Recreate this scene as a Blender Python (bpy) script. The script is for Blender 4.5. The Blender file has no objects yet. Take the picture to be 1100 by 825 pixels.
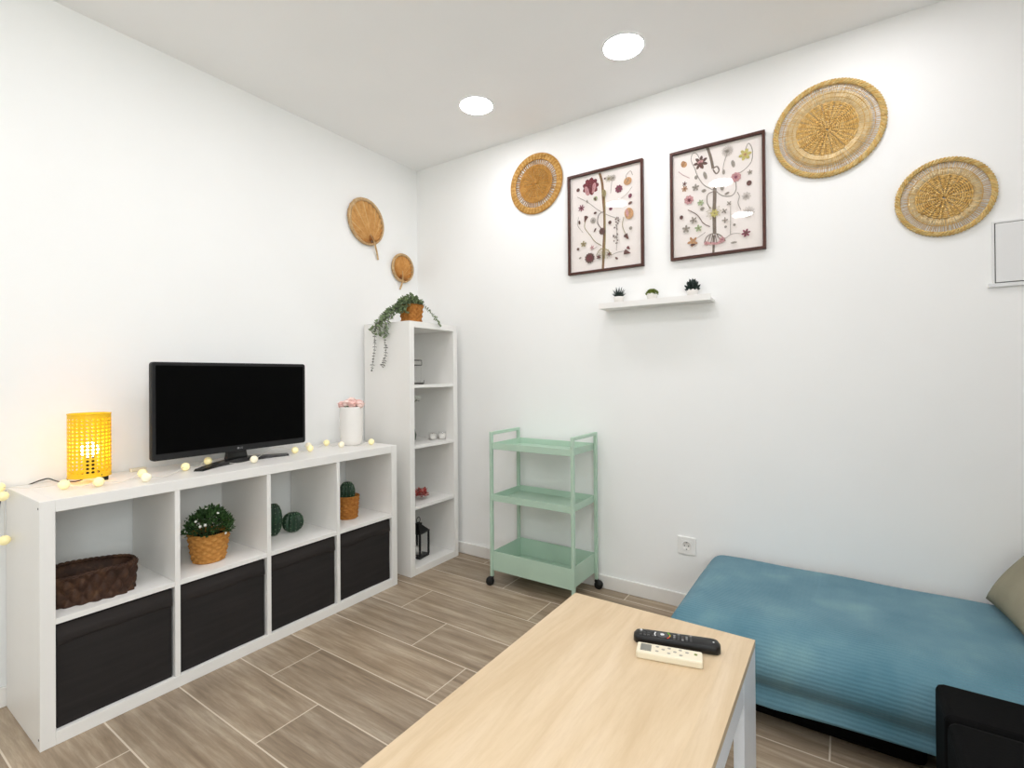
import bpy, bmesh, math, random
from mathutils import Vector, Matrix, Euler
random.seed(7)
PI = math.pi
C = bpy.context.scene.collection
sc = bpy.context.scene

# ------------------------------------------------------------------ materials
def lin(c):
    if isinstance(c, str):
        c = [int(c[i:i+2], 16) / 255 for i in (0, 2, 4)]
    return tuple((x / 12.92 if x <= .04045 else ((x + .055) / 1.055) ** 2.4) for x in c) + (1.0,)

class NT:
    """tiny helper for node graphs"""
    def __init__(self, m):
        self.t = m.node_tree
        self.n = self.t.nodes
    def node(self, typ, **kw):
        nd = self.n.new(typ)
        for k, v in kw.items():
            setattr(nd, k, v)
        return nd
    def set(self, nd, **ins):
        for k, v in ins.items():
            s = nd.inputs[k.replace('_', ' ')] if not k[0] == 'i' or not k[1:].isdigit() else nd.inputs[int(k[1:])]
            if hasattr(v, 'is_linked') or isinstance(v, bpy.types.NodeSocket):
                self.t.links.new(v, s)
            else:
                s.default_value = v
        return nd
    def math(self, op, a, b=None, c=None):
        nd = self.node('ShaderNodeMath', operation=op)
        for i, v in enumerate((a, b, c)):
            if v is None: continue
            if isinstance(v, bpy.types.NodeSocket): self.t.links.new(v, nd.inputs[i])
            else: nd.inputs[i].default_value = v
        return nd.outputs[0]
    def mix(self, f, a, b):
        nd = self.node('ShaderNodeMix', data_type='RGBA')
        for s, v in ((nd.inputs[0], f), (nd.inputs[6], a), (nd.inputs[7], b)):
            if isinstance(v, bpy.types.NodeSocket): self.t.links.new(v, s)
            else: s.default_value = v
        return nd.outputs[2]
    def ramp(self, f, stops):
        nd = self.node('ShaderNodeValToRGB')
        e = nd.color_ramp.elements
        while len(e) < len(stops): e.new(.5)
        for el, (p, c) in zip(e, stops):
            el.position = p; el.color = c
        self.t.links.new(f, nd.inputs[0])
        return nd.outputs[0]

def base(name, rough=.5, metal=0., spec=.5):
    m = bpy.data.materials.new(name); m.use_nodes = True
    b = m.node_tree.nodes['Principled BSDF']
    b.inputs['Roughness'].default_value = rough
    b.inputs['Metallic'].default_value = metal
    b.inputs['Specular IOR Level'].default_value = spec
    return m, NT(m), b

def mat(name, col, rough=.5, metal=0., spec=.5, var=.06, scale=12., bump=0., bscale=80., stretch=None):
    """painted / plain surface with a faint procedural tone variation"""
    m, N, b = base(name, rough, metal, spec)
    c = lin(col)
    tc = N.node('ShaderNodeTexCoord')
    vec = tc.outputs['Object']
    if stretch:
        mp = N.node('ShaderNodeMapping'); N.set(mp, Vector=vec); mp.inputs['Scale'].default_value = stretch; vec = mp.outputs[0]
    no = N.node('ShaderNodeTexNoise'); N.set(no, Vector=vec, Scale=scale, Detail=4.)
    d = tuple(x * (1 - var) for x in c[:3]) + (1,); l = tuple(min(1, x * (1 + var)) for x in c[:3]) + (1,)
    N.t.links.new(N.ramp(no.outputs[0], [(.3, d), (.7, l)]), b.inputs['Base Color'])
    if bump:
        n2 = N.node('ShaderNodeTexNoise'); N.set(n2, Vector=vec, Scale=bscale, Detail=3.)
        bp = N.node('ShaderNodeBump'); N.set(bp, Strength=bump, Distance=.002, Height=n2.outputs[0])
        N.t.links.new(bp.outputs[0], b.inputs['Normal'])
    return m

def glow(name, col, strength, basecol='FFFFFF'):
    m, N, b = base(name, .4)
    b.inputs['Base Color'].default_value = lin(basecol)
    b.inputs['Emission Color'].default_value = lin(col)
    b.inputs['Emission Strength'].default_value = strength
    return m

def clear_glass(name, tint='FFFFFF', refl=1.0):
    """thin clear pane: straight-through plus fresnel reflection"""
    m = bpy.data.materials.new(name); m.use_nodes = True
    N = NT(m); N.n.clear()
    out = N.node('ShaderNodeOutputMaterial'); mx = N.node('ShaderNodeMixShader')
    tr = N.node('ShaderNodeBsdfTransparent'); gl = N.node('ShaderNodeBsdfGlossy'); fr = N.node('ShaderNodeFresnel')
    tr.inputs[0].default_value = lin(tint); gl.inputs['Roughness'].default_value = .03
    fr.inputs[0].default_value = 1.5
    ge = N.node('ShaderNodeNewGeometry')        # reflect on the outer side only
    N.t.links.new(N.math('MULTIPLY', N.math('MULTIPLY', fr.outputs[0], refl), N.math('SUBTRACT', 1., ge.outputs['Backfacing'])), mx.inputs[0])
    N.t.links.new(tr.outputs[0], mx.inputs[1]); N.t.links.new(gl.outputs[0], mx.inputs[2]); N.t.links.new(mx.outputs[0], out.inputs[0])
    return m

def floor_mat():
    m, N, b = base('wood_look_tile', .42, 0, .4)
    P, L = .2258, .9
    tc = N.node('ShaderNodeTexCoord'); sx = N.node('ShaderNodeSeparateXYZ'); N.set(sx, Vector=tc.outputs['Object'])
    x, y = sx.outputs[0], sx.outputs[1]
    v = N.math('DIVIDE', N.math('ADD', y, .535), -P)           # rows counted from the line y=-.535
    row = N.math('FLOOR', v); fv = N.math('FRACT', N.math('ADD', v, 100.))
    u = N.math('ADD', N.math('DIVIDE', N.math('SUBTRACT', N.math('SUBTRACT', x, .624), N.math('MULTIPLY', row, .3)), L), 100.)
    col = N.math('FLOOR', u); fu = N.math('FRACT', u)
    du = N.math('MULTIPLY', N.math('MINIMUM', fu, N.math('SUBTRACT', 1., fu)), L)
    dv = N.math('MULTIPLY', N.math('MINIMUM', fv, N.math('SUBTRACT', 1., fv)), P)
    grout = N.math('LESS_THAN', N.math('MINIMUM', du, dv), .0024)
    idv = N.node('ShaderNodeCombineXYZ'); N.set(idv, X=col, Y=row)
    wn = N.node('ShaderNodeTexWhiteNoise', noise_dimensions='3D'); N.set(wn, Vector=idv.outputs[0])
    rnd = wn.outputs[0]
    # grain, stretched along the plank, shifted for each plank
    g = N.node('ShaderNodeCombineXYZ')
    N.set(g, X=N.math('ADD', N.math('MULTIPLY', x, 1.5), N.math('MULTIPLY', rnd, 37.)), Y=N.math('ADD', N.math('MULTIPLY', y, 19.), N.math('MULTIPLY', rnd, 91.)), Z=N.math('MULTIPLY', rnd, 13.))
    n1 = N.node('ShaderNodeTexNoise'); N.set(n1, Vector=g.outputs[0], Scale=1.6, Detail=6., Roughness=.62, Distortion=.35)
    n2 = N.node('ShaderNodeTexNoise'); N.set(n2, Vector=g.outputs[0], Scale=5., Detail=6., Roughness=.75, Distortion=.25)
    n3 = N.node('ShaderNodeTexNoise'); N.set(n3, Vector=tc.outputs['Object'], Scale=2.2, Detail=2.)
    a = N.ramp(n1.outputs[0], [(.32, lin('84735F')), (.5, lin('A3917B')), (.68, lin('BAAA94'))])
    a = N.mix(N.math('MULTIPLY', N.math('SUBTRACT', n2.outputs[0], .42), 2.0), a, lin('7D6C5A'))
    tone = N.math('ADD', .9, N.math('MULTIPLY', rnd, .2))
    hs = N.node('ShaderNodeHueSaturation'); N.set(hs, Color=a, Value=tone, Saturation=N.math('ADD', .85, N.math('MULTIPLY', n3.outputs[0], .3)))
    c = N.mix(grout, hs.outputs[0], lin('D8CCBA'))
    N.t.links.new(c, b.inputs['Base Color'])
    bp = N.node('ShaderNodeBump'); N.set(bp, Strength=.25, Distance=.002, Height=N.math('SUBTRACT', n2.outputs[0], N.math('MULTIPLY', grout, 1.5)))
    N.t.links.new(bp.outputs[0], b.inputs['Normal'])
    return m

def oak_mat():
    m, N, b = base('light_oak_laminate', .42, 0, .35)
    tc = N.node('ShaderNodeTexCoord'); mp = N.node('ShaderNodeMapping'); N.set(mp, Vector=tc.outputs['Object'])
    mp.inputs['Scale'].default_value = (9., 1.0, 4.)
    n1 = N.node('ShaderNodeTexNoise'); N.set(n1, Vector=mp.outputs[0], Scale=1.5, Detail=6., Roughness=.6, Distortion=.9)
    n2 = N.node('ShaderNodeTexNoise'); N.set(n2, Vector=mp.outputs[0], Scale=9., Detail=5., Roughness=.7)
    # wide staves
    sx = N.node('ShaderNodeSeparateXYZ'); N.set(sx, Vector=tc.outputs['Object'])
    st = N.math('FLOOR', N.math('MULTIPLY', N.math('ADD', sx.outputs[0], 3.), 9.5))
    wn = N.node('ShaderNodeTexWhiteNoise', noise_dimensions='1D'); N.set(wn, W=st)
    a = N.ramp(n1.outputs[0], [(.3, lin('C9B08D')), (.52, lin('D5BE9D')), (.72, lin('DDC8AB'))])
    a = N.mix(N.math('MULTIPLY', N.math('SUBTRACT', n2.outputs[0], .45), 1.2), a, lin('C0A481'))
    hs = N.node('ShaderNodeHueSaturation'); N.set(hs, Color=a, Value=N.math('ADD', .95, N.math('MULTIPLY', wn.outputs[0], .08)))
    N.t.links.new(hs.outputs[0], b.inputs['Base Color'])
    return m

def throw_mat():
    m, N, b = base('teal_ribbed_cotton', .85, 0, .15)
    uv = N.node('ShaderNodeUVMap'); uv.uv_map = 'cloth'
    sx = N.node('ShaderNodeSeparateXYZ'); N.set(sx, Vector=uv.outputs[0])
    n0 = N.node('ShaderNodeTexNoise'); N.set(n0, Vector=uv.outputs[0], Scale=30., Detail=3.)
    n1 = N.node('ShaderNodeTexNoise'); N.set(n1, Vector=uv.outputs[0], Scale=4.5, Detail=4.)
    wob = N.math('MULTIPLY', n0.outputs[0], .006)
    rib = N.math('SINE', N.math('MULTIPLY', N.math('ADD', sx.outputs[1], wob), 2 * PI / .0115))
    rib2 = N.math('SINE', N.math('MULTIPLY', N.math('ADD', sx.outputs[0], wob), 2 * PI / .016))
    h = N.math('ADD', N.math('MULTIPLY', rib, .5), N.math('MULTIPLY', rib2, .22))
    fine = N.node('ShaderNodeTexNoise'); N.set(fine, Vector=uv.outputs[0], Scale=260., Detail=2.)
    a = N.ramp(n1.outputs[0], [(.3, lin('507A88')), (.52, lin('668C98')), (.72, lin('7EA2A6'))])
    a = N.mix(N.math('MULTIPLY', fine.outputs[0], .5), a, lin('4A7386'))
    N.t.links.new(a, b.inputs['Base Color'])
    bp = N.node('ShaderNodeBump'); N.set(bp, Strength=.38, Distance=.0022, Height=h)
    N.t.links.new(bp.outputs[0], b.inputs['Normal'])
    b.inputs['Sheen Weight'].default_value = .15
    return m

def fibre_mat(name, c0, c1, c2, scale=60., rough=.75):
    m, N, b = base(name, rough, 0, .25)
    tc = N.node('ShaderNodeTexCoord')
    n1 = N.node('ShaderNodeTexNoise'); N.set(n1, Vector=tc.outputs['Object'], Scale=scale, Detail=5., Roughness=.7)
    n2 = N.node('ShaderNodeTexNoise'); N.set(n2, Vector=tc.outputs['Object'], Scale=scale * 5, Detail=2.)
    a = N.ramp(n1.outputs[0], [(.3, lin(c0)), (.5, lin(c1)), (.7, lin(c2))])
    N.t.links.new(a, b.inputs['Base Color'])
    bp = N.node('ShaderNodeBump'); N.set(bp, Strength=.4, Distance=.001, Height=n2.outputs[0])
    N.t.links.new(bp.outputs[0], b.inputs['Normal'])
    return m

M = dict(
    wall=mat('white_wall_paint', 'F3F3F1', .85, 0, .2, .008, 3., .04, 160.),
    ceil=mat('ceiling_paint', 'F5F5F4', .9, 0, .2, .008, 3., .03, 120.),
    trim=mat('white_baseboard', 'E9E6E1', .5, 0, .4, .02, 8.),
    floor=floor_mat(), oak=oak_mat(), throw=throw_mat(),
    white=mat('white_foil', 'ECEAE6', .38, 0, .4, .012, 5.),
    tablewhite=mat('table_white', 'EEF0F4', .35, 0, .4, .01, 5.),
    box=mat('charcoal_fabric', '2B2827', .85, 0, .2, .14, 3., .25, 260., (1, 1, 14)),
    boxseam=mat('charcoal_fabric_flap', '302C2B', .8, 0, .25, .12, 3., .25, 260., (1, 1, 14)),
    black=mat('black_plastic', '151515', .42, 0, .35, .05),
    bezel=mat('tv_bezel', '1B1B1C', .5, 0, .3, .04),
    screen=mat('tv_screen', '020202', .6, 0, .05, .02),
    blackgloss=mat('black_gloss', '0A0A0A', .25, 0, .5, .05),
    grey=mat('grey_plastic', '8C8C8C', .5), dark=mat('dark_recess', '2A2A2A', .8),
    yellow=mat('yellow_steel', 'F6C21C', .45, 0, .4, .02),
    mint=mat('mint_steel', 'B3CCB9', .42, 0, .4, .025, 6.),
    rubber=mat('black_rubber', '121212', .6),
    wicker=fibre_mat('water_hyacinth', 'AD7534', 'BF8542', 'CD9752', 60.),
    wicker2=fibre_mat('chestnut_wicker', '8F5622', 'AA6E30', 'C08542', 60.),
    basket=fibre_mat('dark_seagrass', '2A1A11', '3E281C', '5C412C', 22., .6),
    straw=fibre_mat('seagrass_gold', 'B48A48', 'CCA662', 'DDBE84', 60.),
    straw2=fibre_mat('seagrass_honey', '96682C', 'B5843F', 'CDA262', 60.),
    pale=fibre_mat('pale_straw', 'D6BC8C', 'E3CFA4', 'EEDFBE', 60.),
    rimstraw=fibre_mat('rim_straw', 'B0955A', 'C8AC70', 'DAC28E', 60.),
    fan=fibre_mat('palm_leaf', 'BB8649', 'CC9A5C', 'D9AC72', 26.),
    fan2=fibre_mat('palm_leaf_warm', 'BB8242', 'CC9553', 'D9A765', 30.),
    fanbase=fibre_mat('palm_leaf_base', '8C5A2C', 'A66E3A', 'BB8148', 30.), fanpale=fibre_mat('palm_leaf_pale', 'C79A63', 'D9B47E', 'E4C594', 30.),
    fanrim=fibre_mat('palm_binding', 'AD8A5C', 'C3A175', 'D3B78E', 60.),
    leaf=mat('box_leaf', '38552B', .55, 0, .35, .35, 40.), leaf2=mat('sage_leaf', '7A8A66', .65, 0, .25, .3, 50.),
    leaf3=mat('dark_spike_leaf', '22302A', .5, 0, .3, .25, 60.), leaf4=mat('moss_leaf', '66752A', .6, 0, .3, .3, 60.),
    stem=mat('plant_stem', '4B5A35', .7), soil=mat('potting_soil', '2A1E16', .95, 0, .1, .3, 60., .5, 120.),
    vinestem=mat('vine_stem', '5D5A50', .7), purple=mat('dusky_leaf', '6C6C66', .65, 0, .25, .3, 50.),
    flower=mat('white_petal', 'E8E9E0', .6), pink=mat('pink_petal', 'F2C6BE', .65, 0, .25, .14, 60.), pink2=mat('pale_pink_petal', 'F7DAD2', .65, 0, .25, .1, 60.),
    cactus=mat('cactus_green', '1E3A26', .4, 0, .45, .3, 30., .3, 150.), cactus2=mat('cactus_spine', 'A3B898', .6),
    ceramic=mat('white_ceramic', 'EEEAE5', .22, 0, .5, .012, 6.), candle=mat('white_wax', 'F1EEE8', .5, 0, .3, .02),
    glass=clear_glass('clear_glass', 'F4F7F5'), pane=clear_glass('picture_glass', 'FCFCFC', 1.0), jarglass=clear_glass('jar_glass', 'FFFFFF'),
    red=mat('dried_petals', '9A3A34', .8, 0, .2, .4, 90.), red2=mat('dried_petals_pale', 'C9837A', .8, 0, .2, .3, 90.),
    iron=mat('black_iron', '0F0F0F', .5, 0, .4, .1), wire=mat('dark_wire', '4A4A44', .4, .7),
    frame=mat('dark_walnut', '4A271C', .45, 0, .35, .25, 10., 0, 80., (1, 14, 1)), paper=mat('cream_paper', 'F6EEE8', .8, 0, .2, .01, 4.),
    leather=mat('black_leather', '060606', .75, 0, .08, .15, 30., .2, 120.), pillow=mat('olive_grey_linen', '938D78', .9, 0, .15, .08, 10., .35, 420.),
    boxwhite=mat('panel_white', 'E6E6E5', .45, 0, .35, .01, 4.), plate=mat('socket_white', 'EEEDEA', .3, 0, .5, .01),
    ivory=mat('ivory_plastic', 'E6DCC4', .4, 0, .4, .02), lcd=mat('lcd_grey', '7E7D74', .3), btn=mat('button_grey', 'A9A296', .5), btnblack=mat('button_black', '484848', .5),
    grn=mat('green_mark', '74B72E', .5), redm=mat('red_mark', 'D2402C', .5), yel=mat('yellow_mark', 'E2C62E', .5), lite=mat('white_mark', 'DADADA', .5),
    wirewhite=mat('white_wire', 'DCD8CF', .5), skyg=mat('window_white', 'F0F0F0', .5),
    lamp_on=glow('downlight_diffuser', 'FCFAFF', 38.), bulb=glow('lamp_bulb', 'FFE4AE', 14.), fairy=glow('fairy_bulb', 'FFE388', .12, 'FBF0BE'), fairy2=glow('fairy_bulb_pale', 'FFF0C8', .05, 'FBF3DA'),
)
INK = dict(stem='8A6A4C', stem2='85786C', olive='9A8F66', grey='A29A90', maroon='7A3A40', rose='CB9A9A', wine='86475A', ochre='C99D72', brown='6B544D', green='AAB792', yellow='C9BF78', tan='BB8E6A', rosegrey='C7A8A6')
INKM = {k: mat('ink_' + k, v, .85, 0, .1, .18, 120.) for k, v in INK.items()}

# ------------------------------------------------------------------ mesh building
class MB:
    def __init__(self):
        self.b = bmesh.new(); self.mi = 0; self.sm = False
    def face(self, vs):
        try: f = self.b.faces.new(vs)
        except ValueError: return None
        f.material_index = self.mi; f.smooth = self.sm
        return f
    def v(self, p): return self.b.verts.new(p)
    def box(self, a, b, bev=0.):
        xs, ys, zs = (sorted((a[i], b[i])) for i in range(3))
        vs = [self.v((x, y, z)) for x in xs for y in ys for z in zs]
        fs = [self.face([vs[i] for i in q]) for q in ((0, 1, 3, 2), (4, 6, 7, 5), (0, 4, 5, 1), (2, 3, 7, 6), (0, 2, 6, 4), (1, 5, 7, 3))]
        if bev:
            es = list({e for f in fs for e in f.edges})
            r = bmesh.ops.bevel(self.b, geom=es, offset=bev, segments=(4 if bev > .01 else 2), profile=.5, affect='EDGES')
            for f in r['faces']: f.material_index = self.mi
        return self
    def bar(self, p, q, w, h=None):
        """square bar between two points"""
        h = h or w; p = Vector(p); q = Vector(q); d = (q - p).normalized()
        up = Vector((0, 0, 1)) if abs(d.z) < .9 else Vector((0, 1, 0))
        s = d.cross(up).normalized(); t = s.cross(d).normalized()
        R = [[self.v(c + s * (i * w / 2) + t * (j * h / 2)) for i, j in ((-1, -1), (1, -1), (1, 1), (-1, 1))] for c in (p, q)]
        self.face(R[0][::-1]); self.face(R[1])
        for k in range(4): self.face([R[0][k], R[0][(k + 1) % 4], R[1][(k + 1) % 4], R[1][k]])
        return self
    def tube(self, pts, r, n=8, closed=False, cap=True):
        pts = [Vector(p) for p in pts]; m = len(pts)
        rad = r if callable(r) else (lambda i: r[i]) if isinstance(r, (list, tuple)) else (lambda i: r)
        rings = []; prev = None; old = self.sm; self.sm = True
        for i, p in enumerate(pts):
            if closed: t = pts[(i + 1) % m] - pts[i - 1]
            else: t = pts[min(i + 1, m - 1)] - pts[max(i - 1, 0)]
            t = t.normalized() if t.length > 1e-9 else Vector((0, 0, 1))
            if prev is None:
                a = Vector((0, 0, 1)) if abs(t.z) < .9 else Vector((1, 0, 0))
                s = t.cross(a).normalized()
            else:
                s = prev - t * prev.dot(t); s = s.normalized() if s.length > 1e-9 else prev
            prev = s; u = t.cross(s)
            rings.append([self.v(p + (s * math.cos(2 * PI * k / n) + u * math.sin(2 * PI * k / n)) * rad(i)) for k in range(n)])
        for i in range(m if closed else m - 1):
            A, B = rings[i], rings[(i + 1) % m]
            for k in range(n): self.face([A[k], A[(k + 1) % n], B[(k + 1) % n], B[k]])
        if cap and not closed:
            self.face(rings[0][::-1]); self.face(rings[-1])
        self.sm = old
        return self
    def lathe(self, prof, c=(0, 0, 0), n=32, fn=None, cap0=False, cap1=False):
        """prof: (r, z) list turned about +z through c; fn(r, z, angle) -> (x, y, z)"""
        old = self.sm; self.sm = True
        rings = []
        for r, z in prof:
            row = []
            for k in range(n):
                a = 2 * PI * k / n
                p = fn(r, z, a) if fn else (r * math.cos(a), r * math.sin(a), z)
                row.append(self.v((p[0] + c[0], p[1] + c[1], p[2] + c[2])))
            rings.append(row)
        for A, B in zip(rings, rings[1:]):
            for k in range(n): self.face([A[k], A[(k + 1) % n], B[(k + 1) % n], B[k]])
        if cap0: self.face(rings[0][::-1])
        if cap1: self.face(rings[-1])
        self.sm = old
        return self
    def ball(self, c, r, n=16, m=10, sq=(1, 1, 1)):
        prof = [(max(1e-4, math.sin(PI * i / m)) * r, -math.cos(PI * i / m) * r) for i in range(m + 1)]
        return self.lathe(prof, c, n, lambda R, z, a: (R * math.cos(a) * sq[0], R * math.sin(a) * sq[1], z * sq[2]))
    def cyl(self, p, q, r, n=16):
        return self.tube([p, q], r, n)
    def leaf(self, p, d, nrm, L, W, fold=.25):
        p = Vector(p); d = Vector(d).normalized(); nrm = Vector(nrm)
        s = d.cross(nrm)
        if s.length < 1e-5: s = d.cross(Vector((.3, .5, .8)))
        s.normalize(); u = s.cross(d).normalized()
        a = self.v(p); m1 = self.v(p + d * L * .5 - u * W * fold); t = self.v(p + d * L)
        l1 = self.v(p + d * L * .35 + s * W * .5); r1 = self.v(p + d * L * .35 - s * W * .5)
        l2 = self.v(p + d * L * .72 + s * W * .38); r2 = self.v(p + d * L * .72 - s * W * .38)
        self.face([a, m1, l1]); self.face([l1, m1, l2]); self.face([l2, m1, t]); self.face([a, r1, m1]); self.face([r1, r2, m1]); self.face([r2, t, m1])
        return self
    def prism(self, poly, z0, z1):
        lo = [self.v((x, y, z0)) for x, y in poly]; hi = [self.v((x, y, z1)) for x, y in poly]
        self.face(lo[::-1]); self.face(hi); k = len(poly)
        for i in range(k): self.face([lo[i], lo[(i + 1) % k], hi[(i + 1) % k], hi[i]])
        return self
    def xf(self, mtx):
        self.b.transform(mtx); return self
    def build(self, name, mats, parent=None, label=None, bevel=0., weld=False, loc=None):
        if weld: bmesh.ops.remove_doubles(self.b, verts=self.b.verts[:], dist=1e-5)
        bmesh.ops.recalc_face_normals(self.b, faces=self.b.faces[:])
        me = bpy.data.meshes.new(name); self.b.to_mesh(me); self.b.free()
        for m in (mats if isinstance(mats, (list, tuple)) else [mats]): me.materials.append(m)
        o = bpy.data.objects.new(name, me); C.objects.link(o)
        if parent is not None: o.parent = parent
        if loc: o.location = loc
        if label: o['label'] = label
        if bevel:
            b = o.modifiers.new('bevel', 'BEVEL'); b.width = bevel; b.segments = 2; b.limit_method = 'ANGLE'
        return o

def thing(name, label, cat, loc=(0, 0, 0), rot=(0, 0, 0), group=None):
    o = bpy.data.objects.new(name, None); C.objects.link(o)
    o.empty_display_size = .05
    o.location = loc; o.rotation_euler = rot
    tag(o, label, cat, group)
    return o
def tag(o, label, cat, group=None):
    o['label'] = label; o['category'] = cat
    if group: o['group'] = group
    return o
def struct(name, mb, m):
    o = mb.build(name, m); o['kind'] = 'structure'; return o
def dup(root, loc, label, rot=None):
    r = root.copy(); C.objects.link(r); r.location = loc
    if rot: r.rotation_euler = rot
    if label: r['label'] = label
    for ch in list(root.children):
        c = ch.copy(); C.objects.link(c); c.parent = r
        for g in list(ch.children):
            d = g.copy(); C.objects.link(d); d.parent = c
    return r
ON_BACK = (PI / 2, 0, 0)            # local x right, y up, z out of the back wall
ON_LEFT = (PI / 2, 0, PI / 2)       # the same on the left wall
def smooth(pts, k=6):
    """Catmull-Rom through the points"""
    P = [Vector(p) for p in pts]; out = []
    for i in range(len(P) - 1):
        a, b, c, d = P[max(i - 1, 0)], P[i], P[i + 1], P[min(i + 2, len(P) - 1)]
        for j in range(k):
            t = j / k
            out.append(.5 * ((2 * b) + (c - a) * t + (2 * a - 5 * b + 4 * c - d) * t * t + (3 * b - a - 3 * c + d) * t ** 3))
    out.append(P[-1]); return out

# ------------------------------------------------------------------ the room
H = 2.58; XR = 3.5; YB = -4.9
struct('floor', MB().box((-.1, YB - .1, -.08), (XR + .1, .1, 0)), M['floor'])
struct('ceiling', MB().box((-.1, YB - .1, H), (XR + .1, .1, H + .1)), M['ceil'])
struct('wall_left', MB().box((-.12, YB - .1, 0), (0, .1, H)), M['wall'])
struct('wall_back', MB().box((0, 0, 0), (XR, .12, H)), M['wall'])
struct('wall_rear', MB().box((0, YB - .12, 0), (XR, YB, H)), M['wall'])
wy0, wy1, wz0, wz1 = -3.75, -2.25, .9, 2.2
struct('wall_right', MB().box((XR, YB - .1, 0), (XR + .12, wy0, H)).box((XR, wy1, 0), (XR + .12, .1, H)).box((XR, wy0, 0), (XR + .12, wy1, wz0)).box((XR, wy0, wz1), (XR + .12, wy1, H)), M['wall'])
w = MB(); t = .05; xa, xb = XR + .03, XR + .09
w.box((xa, wy0, wz0), (xb, wy0 + t, wz1)).box((xa, wy1 - t, wz0), (xb, wy1, wz1)).box((xa, wy0, wz0), (xb, wy1, wz0 + t)).box((xa, wy0, wz1 - t), (xb, wy1, wz1)).box((xa, (wy0 + wy1) / 2 - .03, wz0), (xb, (wy0 + wy1) / 2 + .03, wz1))
win = struct('window_1', w, M['skyg'])
MB().box((XR + .057, wy0 + t, wz0 + t), (XR + .063, wy1 - t, wz1 - t)).build('pane', M['glass'], win)
def base_board(name, a, b): struct(name, MB().box(a, b, .003), M['trim'])
base_board('baseboard_back', (.0125, -.012, 0), (XR - .0125, 0, .07))
base_board('baseboard_left', (0, YB, 0), (.012, 0, .07))
base_board('baseboard_right', (XR - .012, YB, 0), (XR, 0, .07))

# ------------------------------------------------------------------ low cube shelf along the left wall
X0, XF = .015, .405
YN = -2.05; YF = YN + 1.47; T = .038; D = .018; CELL = .3355
HL = .77
ZI0, ZM, ZMt = .042, .377, .395
low = thing('cube_shelf', 'low white open shelf of eight cubes standing on the floor against the left wall', 'shelf', (X0, YN, 0))
dx = XF - X0
for y0 in (0, 1.47 - T):
    p = MB().box((0, y0, 0), (dx, y0 + T, HL), .0015).build('side_panel', M['white'], low)
    if y0 == 0:
        for z in (HL - .022, .034):
            MB().cyl((dx - .012, -.0006, z), (dx - .012, .004, z), .0035, 10).build('screw_hole', M['dark'], p, 'small dark screw hole')
MB().box((0, T, HL - .0385), (dx, 1.47 - T, HL), .0015).build('top_panel', M['white'], low)
MB().box((0, T, 0), (dx, 1.47 - T, ZI0), .0015).build('bottom_panel', M['white'], low)
cells = []
y = T
for i in range(4):
    cells.append((YN + y, YN + y + CELL))
    if i < 3:
        MB().box((.001, y + CELL, ZI0), (dx - .002, y + CELL + D, HL - .0385), .001).build('divider', M['white'], low)
    MB().box((.001, y + .0005, ZM), (dx - .002, y + CELL - .0005, ZMt), .001).build('shelf', M['white'], low)
    y += CELL + D

# ------------------------------------------------------------------ four charcoal storage boxes
def box_front(mb, w, h, seed):
    rs = random.Random(seed); ph = rs.uniform(0, 6)
    nx, nz = 24, 24; g = []
    for i in range(nx + 1):
        row = []
        for j in range(nz + 1):
            u, v = i / nx, j / nz
            bul = .007 * math.sin(PI * u) * math.sin(PI * v) ** .7 + .0012 * math.sin(7 * u + ph) * math.sin(9 * v + ph)
            row.append(mb.v((bul, u * w, v * h)))
        g.append(row)
    mb.sm = True
    for i in range(nx):
        for j in range(nz): mb.face([g[i][j], g[i + 1][j], g[i + 1][j + 1], g[i][j + 1]])
    mb.sm = False
box_labels = ['charcoal fabric storage box under the dark woven basket', 'charcoal fabric storage box under the white-flowered potted plant', 'charcoal fabric storage box under the two loose green cacti', 'charcoal fabric storage box under the cactus in the wicker pot']
for i, (a, b) in enumerate(cells):
    r = thing('storage_box', box_labels[i], 'storage box', (X0 + .01, a + .006, ZI0 + .001), (0, 0, 0), 'storage boxes in the low shelf')
    w = b - a - .012; h = ZM - ZI0 - .010; d = .362
    MB().box((0, 0, 0), (d, .004, h)).box((0, w - .004, 0), (d, w, h)).box((0, .004, 0), (.004, w - .004, h)).box((.004, .004, 0), (d, w - .004, .004)).build('body', M['box'], r)
    m = MB(); box_front(m, w, h, i); m.xf(Matrix.Translation((d + .001, 0, 0))); f = m.build('front_panel', M['box'], r)
    m = MB(); fz = .066; k = 24; rs = random.Random(40 + i); sag = rs.uniform(.004, .008)
    rows = []
    for j in range(k + 1):
        u = j / k; bul = .007 * math.sin(PI * u) * .55
        zb = h - fz + sag * math.sin(PI * u) * (1 if i else 1.6) + .002 * math.sin(9 * u + i)
        rows.append([m.v((d + .0025 + bul, u * w, h)), m.v((d + .0045 + bul * 1.15, u * w, (h + zb) / 2)), m.v((d + .0075 + bul * 1.35, u * w, zb + .006)), m.v((d + .0025 + bul * 1.2, u * w, zb))])
    m.sm = True
    for j in range(k):
        for q in range(3): m.face([rows[j][q], rows[j + 1][q], rows[j + 1][q + 1], rows[j][q + 1]])
    m.build('flap', M['boxseam'], r)

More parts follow.
